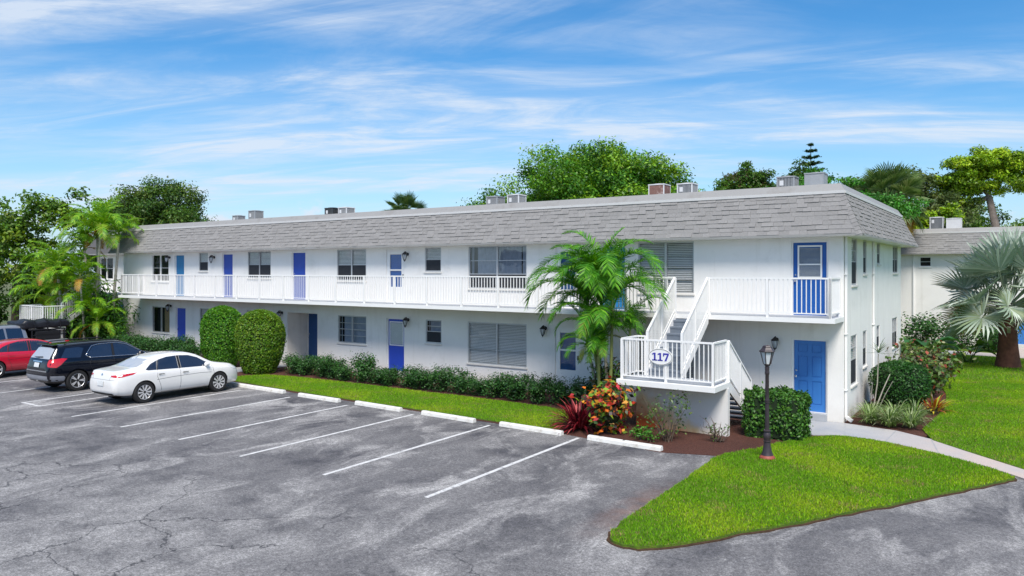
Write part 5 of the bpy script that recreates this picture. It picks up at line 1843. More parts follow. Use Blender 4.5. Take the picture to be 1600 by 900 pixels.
def clipped_bush(name, label, cat, x, y, shape, size, n, leaf, cols, seed, group=None, rough=0.03, mat='leaf', z0=0.0):
    """clipped shrub: leafy skin over an added solid dark core that blocks light; shape 'egg' or 'block'"""
    rng = np.random.default_rng(seed)
    t = thing(name, label, cat, (x, y, 0.0), 0, group)
    rx, ry, h = size
    if shape == 'egg':
        d = sphere_dirs(n, rng)
        # narrower at the foot, fuller above
        zz = (d[:, 2] + 1) / 2
        prof = np.interp(zz, [0, 0.12, 0.35, 0.6, 0.8, 0.93, 1], [0.62, 0.74, 0.93, 1.0, 0.93, 0.72, 0.30])
        hor = unit(np.column_stack([d[:, :2], np.zeros(n)]))
        zz2 = rng.random(n) ** 0.9
        prof = np.interp(zz2, [0, 0.12, 0.35, 0.58, 0.74, 0.86, 0.94, 1], [0.62, 0.74, 0.93, 1.0, 0.96, 0.82, 0.58, 0.12])
        cap = rng.random(n) < 0.16
        prof = np.where(cap, np.sqrt(rng.random(n)) * 0.75, prof)
        zz2 = np.where(cap, np.interp(prof, [0, 0.15, 0.4, 0.6, 0.82], [1.0, 0.995, 0.97, 0.93, 0.86]), zz2)
        lump = 1 + 0.018 * np.sin(hor[:, 0] * 4 + zz2 * 5 + seed) + 0.015 * np.sin(hor[:, 1] * 5 - zz2 * 6) + 0.012 * np.sin(hor[:, 0] * 13 + hor[:, 1] * 11 + zz2 * 17)
        dep = 1 - np.abs(rng.normal(0, rough, n)) - (rng.random(n) < 0.2) * 0.06 * rng.random(n) + (rng.random(n) < 0.05) * 0.07 * rng.random(n)
        P = np.column_stack([hor[:, 0] * rx * prof * lump * dep, hor[:, 1] * ry * prof * lump * dep, 0.04 + zz2 * h * (0.985 + 0.015 * lump) - (1 - dep) * 0.2])
        N = unit(np.column_stack([hor[:, :2] * np.interp(zz2, [0, .6, 1], [1, 0.9, 0.15])[:, None], np.interp(zz2, [0, 0.5, 0.85, 1], [-0.2, 0.25, 0.9, 1.4])]))
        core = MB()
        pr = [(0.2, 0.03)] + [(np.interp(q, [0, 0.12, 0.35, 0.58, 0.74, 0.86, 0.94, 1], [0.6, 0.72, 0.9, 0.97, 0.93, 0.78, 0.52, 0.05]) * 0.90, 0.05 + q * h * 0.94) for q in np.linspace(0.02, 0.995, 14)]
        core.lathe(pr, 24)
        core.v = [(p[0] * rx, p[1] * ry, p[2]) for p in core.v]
    else:
        f = rng.choice(5, n, p=[0.26, 0.20, 0.20, 0.14, 0.20])
        u, v = rng.uniform(-1, 1, n), rng.random(n)
        dep = np.abs(rng.normal(0, rough, n)) + (rng.random(n) < 0.3) * 0.12 * rng.random(n)
        P = np.zeros((n, 3))
        N = np.zeros((n, 3))
        for k, (ax, sg_) in enumerate(((2, 1), (1, -1), (0, 1), (0, -1), (1, 1))):
            m = f == k
            if ax == 2:
                P[m] = np.column_stack([u[m] * rx, rng.uniform(-1, 1, m.sum()) * ry, np.full(m.sum(), h) - dep[m]])
                N[m] = (0, 0, 1)
            elif ax == 1:
                P[m] = np.column_stack([u[m] * rx, sg_ * (ry - dep[m]), v[m] ** 0.9 * h])
                N[m] = (0, sg_, 0.3)
            else:
                P[m] = np.column_stack([sg_ * (rx - dep[m]), u[m] * ry, v[m] ** 0.9 * h])
                N[m] = (sg_, 0, 0.3)
        # rounded, uneven edges
        q = np.sqrt((P[:, 0] / rx) ** 6 + (P[:, 1] / ry) ** 6 + ((P[:, 2] - h / 2) / (h / 2)) ** 6)
        s = 1 / np.maximum(q ** (1 / 3.0), 1.0) ** 0.5
        P[:, :2] *= s[:, None]
        P += 0.05 * np.sin(P[:, [1, 2, 0]] * 7 + 1) + 0.03 * np.sin(P[:, [2, 0, 1]] * 15) + rng.normal(0, 0.015, (n, 3)) + (rng.random((n, 1)) < 0.06) * rng.normal(0, 0.06, (n, 3))
        P[:, 2] = np.maximum(P[:, 2], 0.03)
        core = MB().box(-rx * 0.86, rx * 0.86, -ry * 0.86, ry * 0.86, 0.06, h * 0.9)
    N = unit(N + rng.normal(0, 0.55, (n, 3)))
    V = leaf_quads(P, N, leaf * rng.uniform(0.7, 1.3, n), leaf * 0.6 * rng.uniform(0.8, 1.2, n), rng)
    link('foliage', np_mesh('foliage', V, 4, mat, tints(n, cols, rng)), t)
    core.build('shade_core', 'foliage_core', t)
    st = MB()
    for k in range(5):
        a = k * 1.256
        st.tube([(0.06 * math.cos(a), 0.06 * math.sin(a), -0.02), (0.2 * rx * math.cos(a), 0.2 * ry * math.sin(a), h * 0.35)], [0.03, 0.018], 6)
    st.build('stem', 'twig', t)
    return t


clipped_bush('topiary', 'rounded clipped topiary shrub behind the other, farther left', 'topiary', -24.75, -2.2, 'egg', (0.94, 0.9, 2.66), 16000, 0.085, TOPI, 21, 'rounded topiary shrubs by the lawn')
clipped_bush('topiary', 'rounded clipped topiary shrub in front, at the end of the lawn strip', 'topiary', -21.98, -2.36, 'egg', (1.03, 0.98, 2.58), 17000, 0.08, TOPI2, 22, 'rounded topiary shrubs by the lawn')
clipped_bush('boxed_hedge', 'square clipped green hedge behind the lamp post', 'hedge', -1.08, -2.62, 'block', (0.72, 0.58, 1.13), 6500, 0.085, [(0.04, 0.13, 0.016), (0.06, 0.17, 0.02), (0.10, 0.24, 0.03), (0.03, 0.09, 0.012)], 23, rough=0.04, mat='leaf_glossy')


def loose_bush_meshes(seed, r, h, n, leaf, cols, nst=9, jit=0.18, aspect=0.5, mat='leaf_glossy', upright=0.5):
    """open shrub: stems fanning from the ground, leaves whorled along and at the tips"""
    rng = np.random.default_rng(seed)
    st, Ps, Ns, Cs = MB(), [], [], []
    cols = np.array(cols)
    per = n // nst
    for k in range(nst):
        a = 6.283 * k / nst + rng.normal(0, 0.35)
        rr = r * math.sqrt(rng.uniform(0.08, 1.0)) * 0.85
        hh = h * rng.uniform(0.62, 1.0) * (1 - 0.25 * (rr / r) ** 2)
        tip = np.array([rr * math.cos(a), rr * math.sin(a), hh])
        mid = np.array([tip[0] * 0.45, tip[1] * 0.45, hh * 0.5])
        st.tube([(0.08 * math.cos(a), 0.08 * math.sin(a), -0.02), mid, tip], [0.014, 0.010, 0.005], 5)
        ctrs = [tip] + [tip + rng.normal(0, 1, 3) * np.array([0.16, 0.16, 0.12]) * (r / 0.5) for _ in range(3)] + [mid + (tip - mid) * q + rng.normal(0, 0.07, 3) for q in (0.3, 0.65)] + [tip * np.array([0.75, 0.75, 0.28]) + rng.normal(0, 0.05, 3)]
        for i in range(per):
            c = ctrs[rng.integers(0, len(ctrs))]
            o = rng.normal(0, 1, 3) * np.array([0.095, 0.095, 0.085]) * (r / 0.5)
            p = c + o
            if p[2] < 0.05:
                p[2] = rng.uniform(0.05, 0.3)
            Ps.append(p)
            Ns.append(unit(o / 0.08 * 0.35 + np.array([0, 0, upright + 0.2]) + rng.normal(0, 0.5, 3)))
            Cs.append(cols[rng.integers(0, len(cols))] * (1 + rng.normal(0, jit)))
    P, N, C_ = np.array(Ps), np.array(Ns), np.clip(np.array(Cs), 0.004, 0.9)
    V = leaf_quads(P, N, leaf * rng.uniform(0.65, 1.3, len(P)), leaf * aspect * rng.uniform(0.8, 1.2, len(P)), rng)
    return np_mesh('foliage', V, 4, mat, C_), st.mesh('stem', 'twig')


variants = [loose_bush_meshes(31 + i, 0.56, 0.98, 2400, 0.092, HEDGE, 11) for i in range(4)]
hcore = MB().lathe([(0.06, 0.06), (0.20, 0.24), (0.24, 0.45), (0.15, 0.62), (0.03, 0.70)], 12).mesh('shade_core', 'foliage_core')  # solid core, coloured as the shade inside the shrub
hl = ['low dark green hedge shrub in the row under the ground floor windows', 'low dark green hedge shrub behind the parked cars, left of the topiaries']
xs_ = [(-20.55 + 0.79 * i, -1.85, 0) for i in range(18)] + [(-34.3 + 0.85 * i, -1.75, 1) for i in range(9)]
for i, (x, y, g) in enumerate(xs_):
    rr = random.Random(i)
    f, s = variants[i % 4]
    t = thing('hedge_shrub', hl[g], 'shrub', (x + rr.uniform(-0.08, 0.08), y + rr.uniform(-0.12, 0.12), 0.01), rr.uniform(0, 6.28), ['hedge shrubs under the ground floor windows', 'hedge shrubs behind the parked cars'][g])
    sc = rr.uniform(0.74, 1.0) * (1.25 if g else 1.0)
    t.scale = (sc, sc, sc * rr.uniform(0.66, 1.08))
    link('foliage', f, t)
    link('stem', s, t)
    link('shade_core', hcore, t)

# --- croton, cordyline, sparse shrubs of the mulch bed
f, s = loose_bush_meshes(51, 0.62, 1.2, 1250, 0.17, [(0.55, 0.05, 0.02), (0.62, 0.16, 0.02), (0.70, 0.33, 0.03), (0.12, 0.26, 0.02), (0.22, 0.36, 0.03), (0.05, 0.02, 0.02), (0.04, 0.09, 0.02), (0.45, 0.04, 0.05), (0.03, 0.06, 0.02)], 16, aspect=0.55)
t = thing('croton', 'red, orange and yellow leaved croton bush at the landing corner', 'shrub', (-4.78, -4.72, 0.01))
link('foliage', f, t)
link('stem', s, t)
MB().lathe([(0.08, 0.12), (0.28, 0.4), (0.32, 0.7), (0.2, 0.9), (0.05, 0.95)], 14).build('shade_core', 'foliage_core', t)


def blade_plant(t, n, L, w, cols, seed, el=(0.15, 1.3), droop=1.0, segs=4, base_r=0.08, mat='leaf_glossy', name='leaf', single=True):
    """rosette of strap leaves arching from the base"""
    rng = np.random.default_rng(seed)
    m = MB()
    for k in range(n):
        az = rng.uniform(0, 6.283)
        e0 = rng.uniform(*el)
        ll = L * rng.uniform(0.65, 1.1)
        col = np.clip(np.array(cols[rng.integers(0, len(cols))]) * (1 + rng.normal(0, 0.15)), 0.004, 0.9)
        m.cur = tuple(col)
        d = np.array([math.cos(az), math.sin(az)])
        s_ = np.array([-d[1], d[0], 0])
        p = np.array([d[0] * base_r * rng.random(), d[1] * base_r * rng.random(), 0.02 + rng.random() * 0.06])
        vs = []
        for i in range(segs + 1):
            q = i / segs
            e = e0 - droop * q * q * 1.2
            ww = w * (0.6 + 1.2 * q) * (1 - q) ** 0.55 if i < segs else 0.0
            ww = max(ww, 0.001)
            vs += [p - s_ * ww / 2, p + s_ * ww / 2]
            p = p + np.array([d[0] * math.cos(e), d[1] * math.cos(e), math.sin(e)]) * ll / segs
            p[2] = max(p[2], 0.02)
        m.add(vs, [(2 * i, 2 * i + 1, 2 * i + 3, 2 * i + 2) for i in range(segs)])
    return m.build(name, mat, t)


t = thing('cordyline', 'dark red spiky cordyline clump beside the end of the lawn strip', 'plant', (-5.66, -4.72, 0.012))
blade_plant(t, 280, 0.92, 0.05, [(0.22, 0.014, 0.02), (0.32, 0.02, 0.03), (0.12, 0.010, 0.016), (0.45, 0.09, 0.09), (0.06, 0.012, 0.014)], 61, (0.1, 1.35), 1.0, base_r=0.22, name='foliage')


def sparse_shrub(label, x, y, r, h, n, leaf, cols, seed, nst=7):
    f, s = loose_bush_meshes(seed, r, h, n, leaf, cols, nst, aspect=0.6)
    t = thing('sparse_shrub', label, 'shrub', (x, y, 0.012))
    link('foliage', f, t)
    link('stem', s, t)
    rng = np.random.default_rng(seed + 1)
    m = MB()
    for k in range(nst * 3):
        a, b = rng.uniform(0, 6.28), rng.uniform(0.3, 1.0)
        p = np.array([0, 0, 0.0])
        pts = [tuple(p)]
        for i in range(4):
            p = p + np.array([math.cos(a), math.sin(a), 1.3]) * h * b * 0.17 + rng.normal(0, 0.05, 3)
            pts.append(tuple(p))
        m.tube(pts, [0.013, 0.011, 0.008, 0.006, 0.003], 5)
    m.build('branch', 'twig', t)


GRN = [(0.06, 0.14, 0.03), (0.09, 0.19, 0.03), (0.05, 0.10, 0.03), (0.14, 0.20, 0.04)]
sparse_shrub('leggy open shrub in front of the landing support wall', -3.15, -4.75, 0.62, 1.15, 330, 0.085, GRN, 71)
sparse_shrub('small half-bare shrub at the right foot of the landing wall', -2.12, -4.12, 0.34, 0.62, 70, 0.07, GRN, 72, 6)
for k, (x, y) in enumerate(((-3.75, -4.95), (-3.5, -5.0), (-3.95, -4.75))):
    f, s = loose_bush_meshes(75 + k, 0.20, 0.24, 80, 0.085, [(0.06, 0.22, 0.02), (0.10, 0.30, 0.03)], 5, aspect=0.7)
    t = thing('seedling', ['low bright green seedling, middle of three by the wheel stop', 'low bright green seedling, right one of three by the wheel stop', 'low bright green seedling, left one of three near the croton'][k], 'plant', (x, y, 0.012), 0, 'bright green seedlings in the mulch')
    link('foliage', f, t)
    link('stem', s, t)

# --- bed along the end wall
LIR = [(0.17, 0.27, 0.06), (0.26, 0.34, 0.12), (0.36, 0.42, 0.22), (0.10, 0.20, 0.03)]
lir_lab = ['striped grass clump at the front of the bed, nearest the downspout', 'striped grass clump beside the walkway bend', 'striped grass clump at the right front of the bed by the lawn', 'striped grass clump in the middle of the bed',
           'striped grass clump behind the front row, towards the lawn', 'striped grass clump against the end wall']
for k, (x, y, n, L) in enumerate(((0.62, 0.30, 190, 0.62), (1.12, 0.12, 210, 0.68), (1.62, 0.28, 190, 0.62), (1.15, 1.0, 190, 0.7), (1.62, 1.25, 180, 0.7), (0.5, 1.15, 150, 0.6))):
    t = thing('grass_clump', lir_lab[k], 'plant', (x, y, 0.016), 0, 'striped grass clumps in the bed')
    blade_plant(t, n, L, 0.022, LIR, 80 + k, (0.5, 1.45), 1.5, base_r=0.14, name='foliage')
t = thing('bromeliad', 'yellow and orange bromeliad clump at the edge of the right lawn', 'plant', (1.9, 3.2, 0.016))
blade_plant(t, 90, 0.62, 0.06, [(0.62, 0.48, 0.03), (0.55, 0.16, 0.03), (0.42, 0.06, 0.02), (0.35, 0.42, 0.05), (0.10, 0.06, 0.02)], 91, (0.2, 1.3), 0.9, base_r=0.2, name='foliage')
clipped_bush('round_shrub', 'dense dark green rounded shrub in the bed along the end wall', 'shrub', 0.98, 3.35, 'egg', (0.88, 0.85, 1.42), 6500, 0.075, [(0.018, 0.075, 0.012), (0.028, 0.105, 0.016), (0.04, 0.14, 0.02)], 92, rough=0.07)
COP = [(0.07, 0.15, 0.03), (0.12, 0.20, 0.04), (0.10, 0.17, 0.03), (0.18, 0.22, 0.05), (0.26, 0.06, 0.03), (0.07, 0.14, 0.03), (0.10, 0.18, 0.03), (0.05, 0.06, 0.025), (0.30, 0.30, 0.16), (0.08, 0.05, 0.03), (0.05, 0.11, 0.025)]
for k, (x, y, r, h, lab) in enumerate(((1.05, 6.4, 0.9, 1.28, 'mixed red and green copperleaf shrub, the nearer one by the end wall'), (1.2, 8.4, 0.95, 1.45, 'mixed red and green copperleaf shrub, the farther one towards the fan palm'))):
    f, s = loose_bush_meshes(95 + k, r, h, 1500, 0.17, COP, 18, aspect=0.65)
    t = thing('copperleaf', lab, 'shrub', (x, y, 0.016), 0, 'copperleaf shrubs by the end wall')
    link('foliage', f, t)
    link('stem', s, t)
    MB().lathe([(0.12, 0.08), (0.45 * r, 0.35 * h), (0.5 * r, 0.6 * h), (0.3 * r, 0.78 * h), (0.05, 0.85 * h)], 14).build('shade_core', 'foliage_core', t)
# spindly dracaena with a tufted head
t = thing('dracaena', 'spindly dracaena with a tufted head against the end wall', 'plant', (0.42, 2.05, 0.016))
m = MB()
heads = [((0.0, 0.0), (0.12, 0.05, 0.9), (0.14, 0.1, 1.75)), ((0.02, 0), (0.25, 0.2, 0.7), (0.42, 0.3, 1.15)), ((-0.05, 0.02), (-0.02, -0.2, 0.5), (0.05, -0.32, 0.95))]
for a, b, c in heads:
    m.tube([(a[0], a[1], -0.02), b, c], [0.022, 0.017, 0.014], 6)
m.tube([(0.1, 0, 0), (0.35, -0.1, 0.6), (0.55, -0.15, 1.0)], [0.015, 0.012, 0.008], 6)
m.build('stem', 'palm_trunk', t)
for k, (a, b, c) in enumerate(heads):
    o = blade_plant(t, 46 if k == 0 else 18, 0.5 if k == 0 else 0.3, 0.022, [(0.09, 0.16, 0.05), (0.14, 0.20, 0.07), (0.06, 0.12, 0.04)], 98 + k, (-0.3, 1.4), 0.7, base_r=0.02, name='foliage')
    o.location = c
# broad-leaved elephant ears at the back corner


def paddle_leaf(m, base, az, el, L, Wd, stem, col, rng):
    d = np.array([math.cos(az), math.sin(az), 0])
    s_ = np.array([-d[1], d[0], 0])
    p0 = np.array(base, float)
    p1 = p0 + d * stem * math.cos(el) + np.array([0, 0, stem * math.sin(el)])
    m.cur = (0.07, 0.12, 0.03)
    m.tube([p0, (p0 + p1) / 2 + d * -0.03, p1], [0.02, 0.016, 0.012], 5)
    m.cur = tuple(col)
    vs = []
    n = 8
    p = p1.copy()
    for i in range(n + 1):
        q = i / n
        e = el * 0.55 - 1.3 * q
        ww = Wd * math.sin(math.pi * min(1, 0.12 + q * 0.9)) ** 0.7 * (1 if q < 0.95 else 0.3)
        lift = np.array([0, 0, 0.22 * ww])
        wav = 0.03 * math.sin(i * 2.1)
        vs += [p - s_ * ww / 2 + lift + np.array([0, 0, wav]), p, p + s_ * ww / 2 + lift - np.array([0, 0, wav])]
        p = p + (d * math.cos(e) + np.array([0, 0, math.sin(e)])) * L / n
    m.add(vs, [f for i in range(n) for f in ((3 * i, 3 * i + 1, 3 * i + 4, 3 * i + 3), (3 * i + 1, 3 * i + 2, 3 * i + 5, 3 * i + 4))])


rng = np.random.default_rng(120)
for k, (x, y, sc, lab) in enumerate(((0.55, 12.3, 1.0, 'big-leaved dark green plant at the back corner of the end wall'), (2.0, 17.6, 0.85, 'big-leaved bright green plant left of the fan palm'))):
    t = thing('elephant_ear', lab, 'plant', (x, y, 0.016))
    for j in range(11):
        m = MB()
        paddle_leaf(m, (rng.normal(0, 0.1), rng.normal(0, 0.1), 0), j * 2.4 + rng.uniform(-0.3, 0.3), rng.uniform(0.7, 1.35), 1.15 * sc, 0.55 * sc, rng.uniform(0.7, 1.5) * sc, np.array([(0.03, 0.11, 0.025), (0.10, 0.24, 0.04)][k]) * rng.uniform(0.75, 1.3), rng)
        m.build('leaf', 'leaf_glossy', t, smooth=True)
HX = [(-0.6, 25.6, 1.2, 1.5), (1.3, 25.3, 1.0, 1.3), (2.6, 25.0, 0.9, 1.25), (3.0, 23.9, 0.7, 1.1)]
fh, sh_ = loose_bush_meshes(130, 1.0, 1.5, 1400, 0.16, HEDGE, 16, aspect=0.6)
far_lab = ['dark green shrub by the second block, left of the fan palm', 'dark green shrub by the second block, second from the left', 'dark green shrub by the second block, third from the left', 'dark green shrub just left of the fan palm trunk']
for k, (x, y, r, h) in enumerate(HX):
    t = thing('foundation_shrub', far_lab[k], 'shrub', (x, y, 0.04), k * 1.7, 'shrubs along the second block')
    t.scale = (r, r, h / 1.5)
    link('foliage', fh, t)
    link('stem', sh_, t)


# ------------------------------------------------------------------ palms
def frond_mesh(seed, L, e0, droop, nl, ll, lw, cols, vee=0.35, power=1.4, fall=0.7):
    """feather frond leaving the origin along +Y: rachis with leaflets on both sides"""
    rng = np.random.default_rng(seed)
    m = MB()
    n = 14
    pts, tan = [], []
    p = np.array([0.0, 0, 0])
    twist = rng.normal(0, 0.25)
    for i in range(n + 1):
        q = i / n
        e = e0 - droop * q ** power
        t_ = np.array([twist * 0.25 * q, math.cos(e), math.sin(e)])
        t_ /= np.linalg.norm(t_)
        pts.append(p.copy())
        tan.append(t_)
        p = p + t_ * L / n
    base = np.array(cols[0])
    m.cur = tuple(np.clip(base * np.array([1.5, 1.15, 1.1]), 0, 0.9))
    m.tube(pts, [0.022 * (1 - 0.85 * i / n) for i in range(n + 1)], 5)
    for k in range(nl):
        q = 0.12 + 0.88 * k / (nl - 1)
        f = q * n
        i = min(int(f), n - 1)
        o = pts[i] + (pts[i + 1] - pts[i]) * (f - i)
        t_ = unit(tan[i] + (tan[i + 1] - tan[i]) * (f - i))
        up = unit(np.cross(np.array([1.0, 0, 0]), t_))
        for s_ in (1, -1):
            if rng.random() < 0.03:
                continue
            fwd = 0.55 + 0.55 * q + rng.normal(0, 0.08)
            side = unit(np.array([s_, 0, 0]) + t_ * fwd + up * (vee + rng.normal(0, 0.12)))
            l_ = ll * math.sin(math.pi * (0.16 + 0.78 * q)) ** 0.7 * rng.uniform(0.85, 1.1)
            w = lw * rng.uniform(0.8, 1.2)
            mid = o + side * l_ * 0.5 + np.array([0, 0, -0.06 * l_ * fall])
            tip = o + side * l_ * 0.93 + np.array([0, 0, -0.42 * l_ * fall * rng.uniform(0.6, 1.4)])
            wv = unit(np.cross(side, up)) * w / 2
            wv = t_ * w / 2
            c = np.array(cols[rng.integers(0, len(cols))]) * (1 + rng.normal(0, 0.14))
            m.cur = tuple(np.clip(c, 0.004, 0.9))
            m.add([o - wv * 0.6, o + wv * 0.6, mid + wv, mid - wv, tip], [(0, 1, 2, 3), (3, 2, 4)])
    return m.mesh('frond', 'leaf')


ARE = [(0.06, 0.25, 0.012), (0.11, 0.35, 0.016), (0.19, 0.43, 0.025), (0.04, 0.17, 0.012)]
AREY = [(0.22, 0.30, 0.03), (0.30, 0.30, 0.03), (0.14, 0.26, 0.02)]
ORG = [(0.42, 0.24, 0.04), (0.48, 0.28, 0.06), (0.34, 0.27, 0.05)]
areca = [frond_mesh(200, 2.4, 1.32, 1.9, 62, 0.66, 0.036, ARE, 0.45, 2.0, 0.55), frond_mesh(201, 2.7, 1.12, 2.7, 66, 0.72, 0.036, ARE, 0.45, 1.9, 0.6), frond_mesh(202, 2.5, 0.80, 2.5, 64, 0.68, 0.036, ARE, 0.4, 1.8, 0.65),
         frond_mesh(203, 2.0, 0.45, 1.9, 54, 0.55, 0.036, ARE + AREY[:1]), frond_mesh(204, 2.0, 1.45, 0.9, 52, 0.5, 0.034, ARE[:3], 0.5, 2.0, 0.4), frond_mesh(205, 1.8, 0.15, 1.7, 50, 0.5, 0.034, AREY)]


def place_frond(t, me, p, az, tilt=0.0, sc=1.0, name='frond'):
    o = link(name, me, t, p)
    o.rotation_euler = (tilt, 0, az - math.pi / 2)
    o.scale = (sc, sc, sc)
    return o


def palm_stem(t, pts, r0, r1, mat='palm_trunk'):
    m = MB()
    P_ = [Vector(p) for p in pts]
    dense, rad = [], []
    n = 26
    for i in range(n + 1):
        q = i / n * (len(P_) - 1)
        k = min(int(q), len(P_) - 2)
        f = q - k
        p = P_[k].lerp(P_[k + 1], f)
        # soften the bend
        if 0 < k + f < len(P_) - 1:
            a, b = P_[max(k - 0, 0)], P_[min(k + 1, len(P_) - 1)]
        dense.append(p)
        rr = r0 + (r1 - r0) * i / n
        rad.append(rr * (1.06 if i % 2 else 0.97))
    m.tube(dense, rad, 9)
    return m.build('trunk', mat, t, smooth=True)


# areca clump by the staircase
t = thing('areca_palm', 'lush multi-stemmed areca palm clump left of the staircase', 'palm', (-6.1, -2.55, 0.01))
rng = np.random.default_rng(210)
stems = [((0.05, 0.0), (-0.15, -0.05, 1.4), (-0.42, -0.1, 3.0)), ((0.2, 0.05), (0.10, 0.0, 1.7), (-0.02, -0.05, 3.55)), ((0.28, -0.1), (0.36, -0.15, 1.5), (0.42, -0.2, 2.95)), ((-0.1, 0.1), (-0.3, 0.15, 0.9), (-0.55, 0.1, 1.95)),
         ((0.1, -0.2), (0.05, -0.3, 0.8), (0.05, -0.35, 1.75)), ((0.35, 0.1), (0.62, 0.15, 1.0), (0.85, 0.05, 2.1))]
for k, (a, b, c) in enumerate(stems):
    palm_stem(t, [(a[0], a[1], -0.03), b, c], 0.055, 0.04, 'palm_trunk' if k % 2 else 'green_stem')
    m = MB().tube([c, (c[0] * 1.02, c[1], c[2] + 0.45)], [0.05, 0.03], 8)
    m.build('crownshaft', 'green_stem', t, smooth=True)
    nf = 10 if k < 3 else 6
    for j in range(nf):
        az = j * 2.4 + k * 0.9 + rng.uniform(-0.3, 0.3)
        vi = [4, 0, 0, 1, 1, 1, 2, 1, 2, 3][j] if k < 3 else [4, 0, 1, 0, 1, 2][j]
        place_frond(t, areca[vi], (c[0], c[1], c[2] + 0.40 - 0.04 * j), az, rng.normal(0, 0.06), rng.uniform(0.8, 1.0) * (1.0 if k < 3 else 0.72))
# long arching fronds seen against the wall
for az, vi, z, sc in ((R(186), 1, 3.3, 1.2), (R(200), 2, 3.1, 1.25), (R(178), 2, 2.75, 1.2), (R(-8), 1, 3.5, 1.15), (R(5), 2, 3.2, 1.1), (R(190), 0, 3.4, 1.1), (R(20), 0, 3.6, 1.05), (R(225), 1, 3.2, 1.0), (R(255), 1, 3.3, 0.95), (R(285), 1, 3.4, 0.95), (R(315), 1, 3.2, 1.0), (R(270), 0, 3.5, 1.0), (R(230), 2, 2.7, 0.85), (R(300), 2, 2.7, 0.85), (R(170), 1, 2.6, 0.9), (R(350), 2, 2.4, 0.8), (R(205), 2, 2.3, 0.75), (R(-60), 3, 2.1, 0.65), (R(160), 3, 1.7, 0.6), (R(250), 5, 2.1, 0.6), (R(30), 5, 2.3, 0.7), (R(220), 1, 1.5, 0.72), (R(260), 0, 1.5, 0.75), (R(290), 1, 1.6, 0.72), (R(330), 0, 1.7, 0.75), (R(240), 2, 1.7, 0.62), (R(275), 3, 1.9, 0.6)):
    place_frond(t, areca[vi], (0.0, -0.1, z), az, 0, sc * 0.92)
fd, sdm = loose_bush_meshes(215, 0.6, 1.5, 900, 0.24, [(0.035, 0.10, 0.015), (0.06, 0.16, 0.02), (0.10, 0.07, 0.03)], 14, aspect=0.2)
fo = link('undergrowth', fd, t, (0.05, 0.25, 0))

# tall palm clump at the left
LAR = [(0.16, 0.36, 0.015), (0.25, 0.43, 0.02), (0.10, 0.28, 0.015)]
tallf = [frond_mesh(220, 2.1, 1.2, 1.4, 40, 0.5, 0.05, LAR), frond_mesh(221, 2.2, 0.85, 1.9, 42, 0.55, 0.05, LAR), frond_mesh(222, 2.1, 0.4, 1.9, 40, 0.5, 0.05, LAR + AREY[:1]), frond_mesh(223, 1.6, 0.0, 1.6, 34, 0.42, 0.05, ORG)]
tp_lab = ['tall slender palm with bent pale trunk, leftmost of the clump', 'tall slender palm with straight pale trunk in the middle of the left clump', 'tallest slender palm of the left clump, against the roof edge',
          'slender palm of the left clump nearest the gallery railing', 'short leaning palm with orange fronds in the left clump', 'short yellow-green palm at the far left of the clump', 'low palm in the left clump just behind the SUV', 'bushy yellow-green palm in front of the far staircase landing', 'bushy green palm between the far staircase and the pale trunks', 'low bushy palm left of the gallery end, over the dark SUV', 'mid-height yellow-green palm in front of the pale trunks', 'mid-height green palm just left of the gallery end']
# base x, y, top x, y, z, crown scale
TP = [(-36.9, -1.4, -37.7, -1.6, 5.3, 0.85), (-36.75, -1.2, -36.95, -1.3, 5.95, 0.95), (-36.6, -1.6, -35.85, -1.7, 6.15, 1.0), (-36.1, -1.0, -35.55, -0.9, 5.7, 0.75),
      (-37.2, -1.9, -38.9, -2.3, 3.9, 0.8), (-37.6, -1.6, -40.3, -2.2, 3.0, 0.85), (-36.5, -2.2, -36.3, -2.3, 2.0, 0.9),
      (-37.9, -2.6, -38.7, -2.9, 2.5, 0.95), (-37.0, -2.5, -37.4, -2.7, 3.1, 0.9), (-35.4, -2.1, -35.2, -2.2, 1.3, 0.75), (-37.1, -2.9, -37.6, -3.0, 4.2, 0.85), (-36.0, -2.4, -36.1, -2.6, 3.6, 0.72)]
for k, (bx_, by_, tx_, ty_, tz_, sc) in enumerate(TP):
    t = thing('tall_palm' if tz_ > 4.5 else 'small_palm', tp_lab[k], 'palm', (bx_, by_, 0.01), 0, 'palms of the left clump')
    dx, dy = tx_ - bx_, ty_ - by_
    palm_stem(t, [(0, 0, -0.03), (dx * 0.35, dy * 0.35, tz_ * 0.5), (dx * 0.85, dy * 0.85, tz_ * 0.88), (dx, dy, tz_)], 0.085 if tz_ > 4 else 0.06, 0.055 if tz_ > 4 else 0.045)
    MB().tube([(dx, dy, tz_ - 0.02), (dx, dy, tz_ + 0.55)], [0.065, 0.035], 8).build('crownshaft', 'green_stem', t, smooth=True)
    rng = np.random.default_rng(230 + k)
    nf = 14 if tz_ > 4.5 else 15
    for j in range(nf):
        vi = [0, 0, 0, 0, 1, 1, 1, 1, 1, 2, 2, 3, 2, 1, 2][j]
        place_frond(t, tallf[vi], (dx, dy, tz_ + 0.5 - 0.03 * j), j * 2.4 + k + rng.uniform(-0.3, 0.3), rng.normal(0, 0.08), sc * rng.uniform(0.85, 1.1) * (1.08 if tz_ > 4.5 else 1.1))
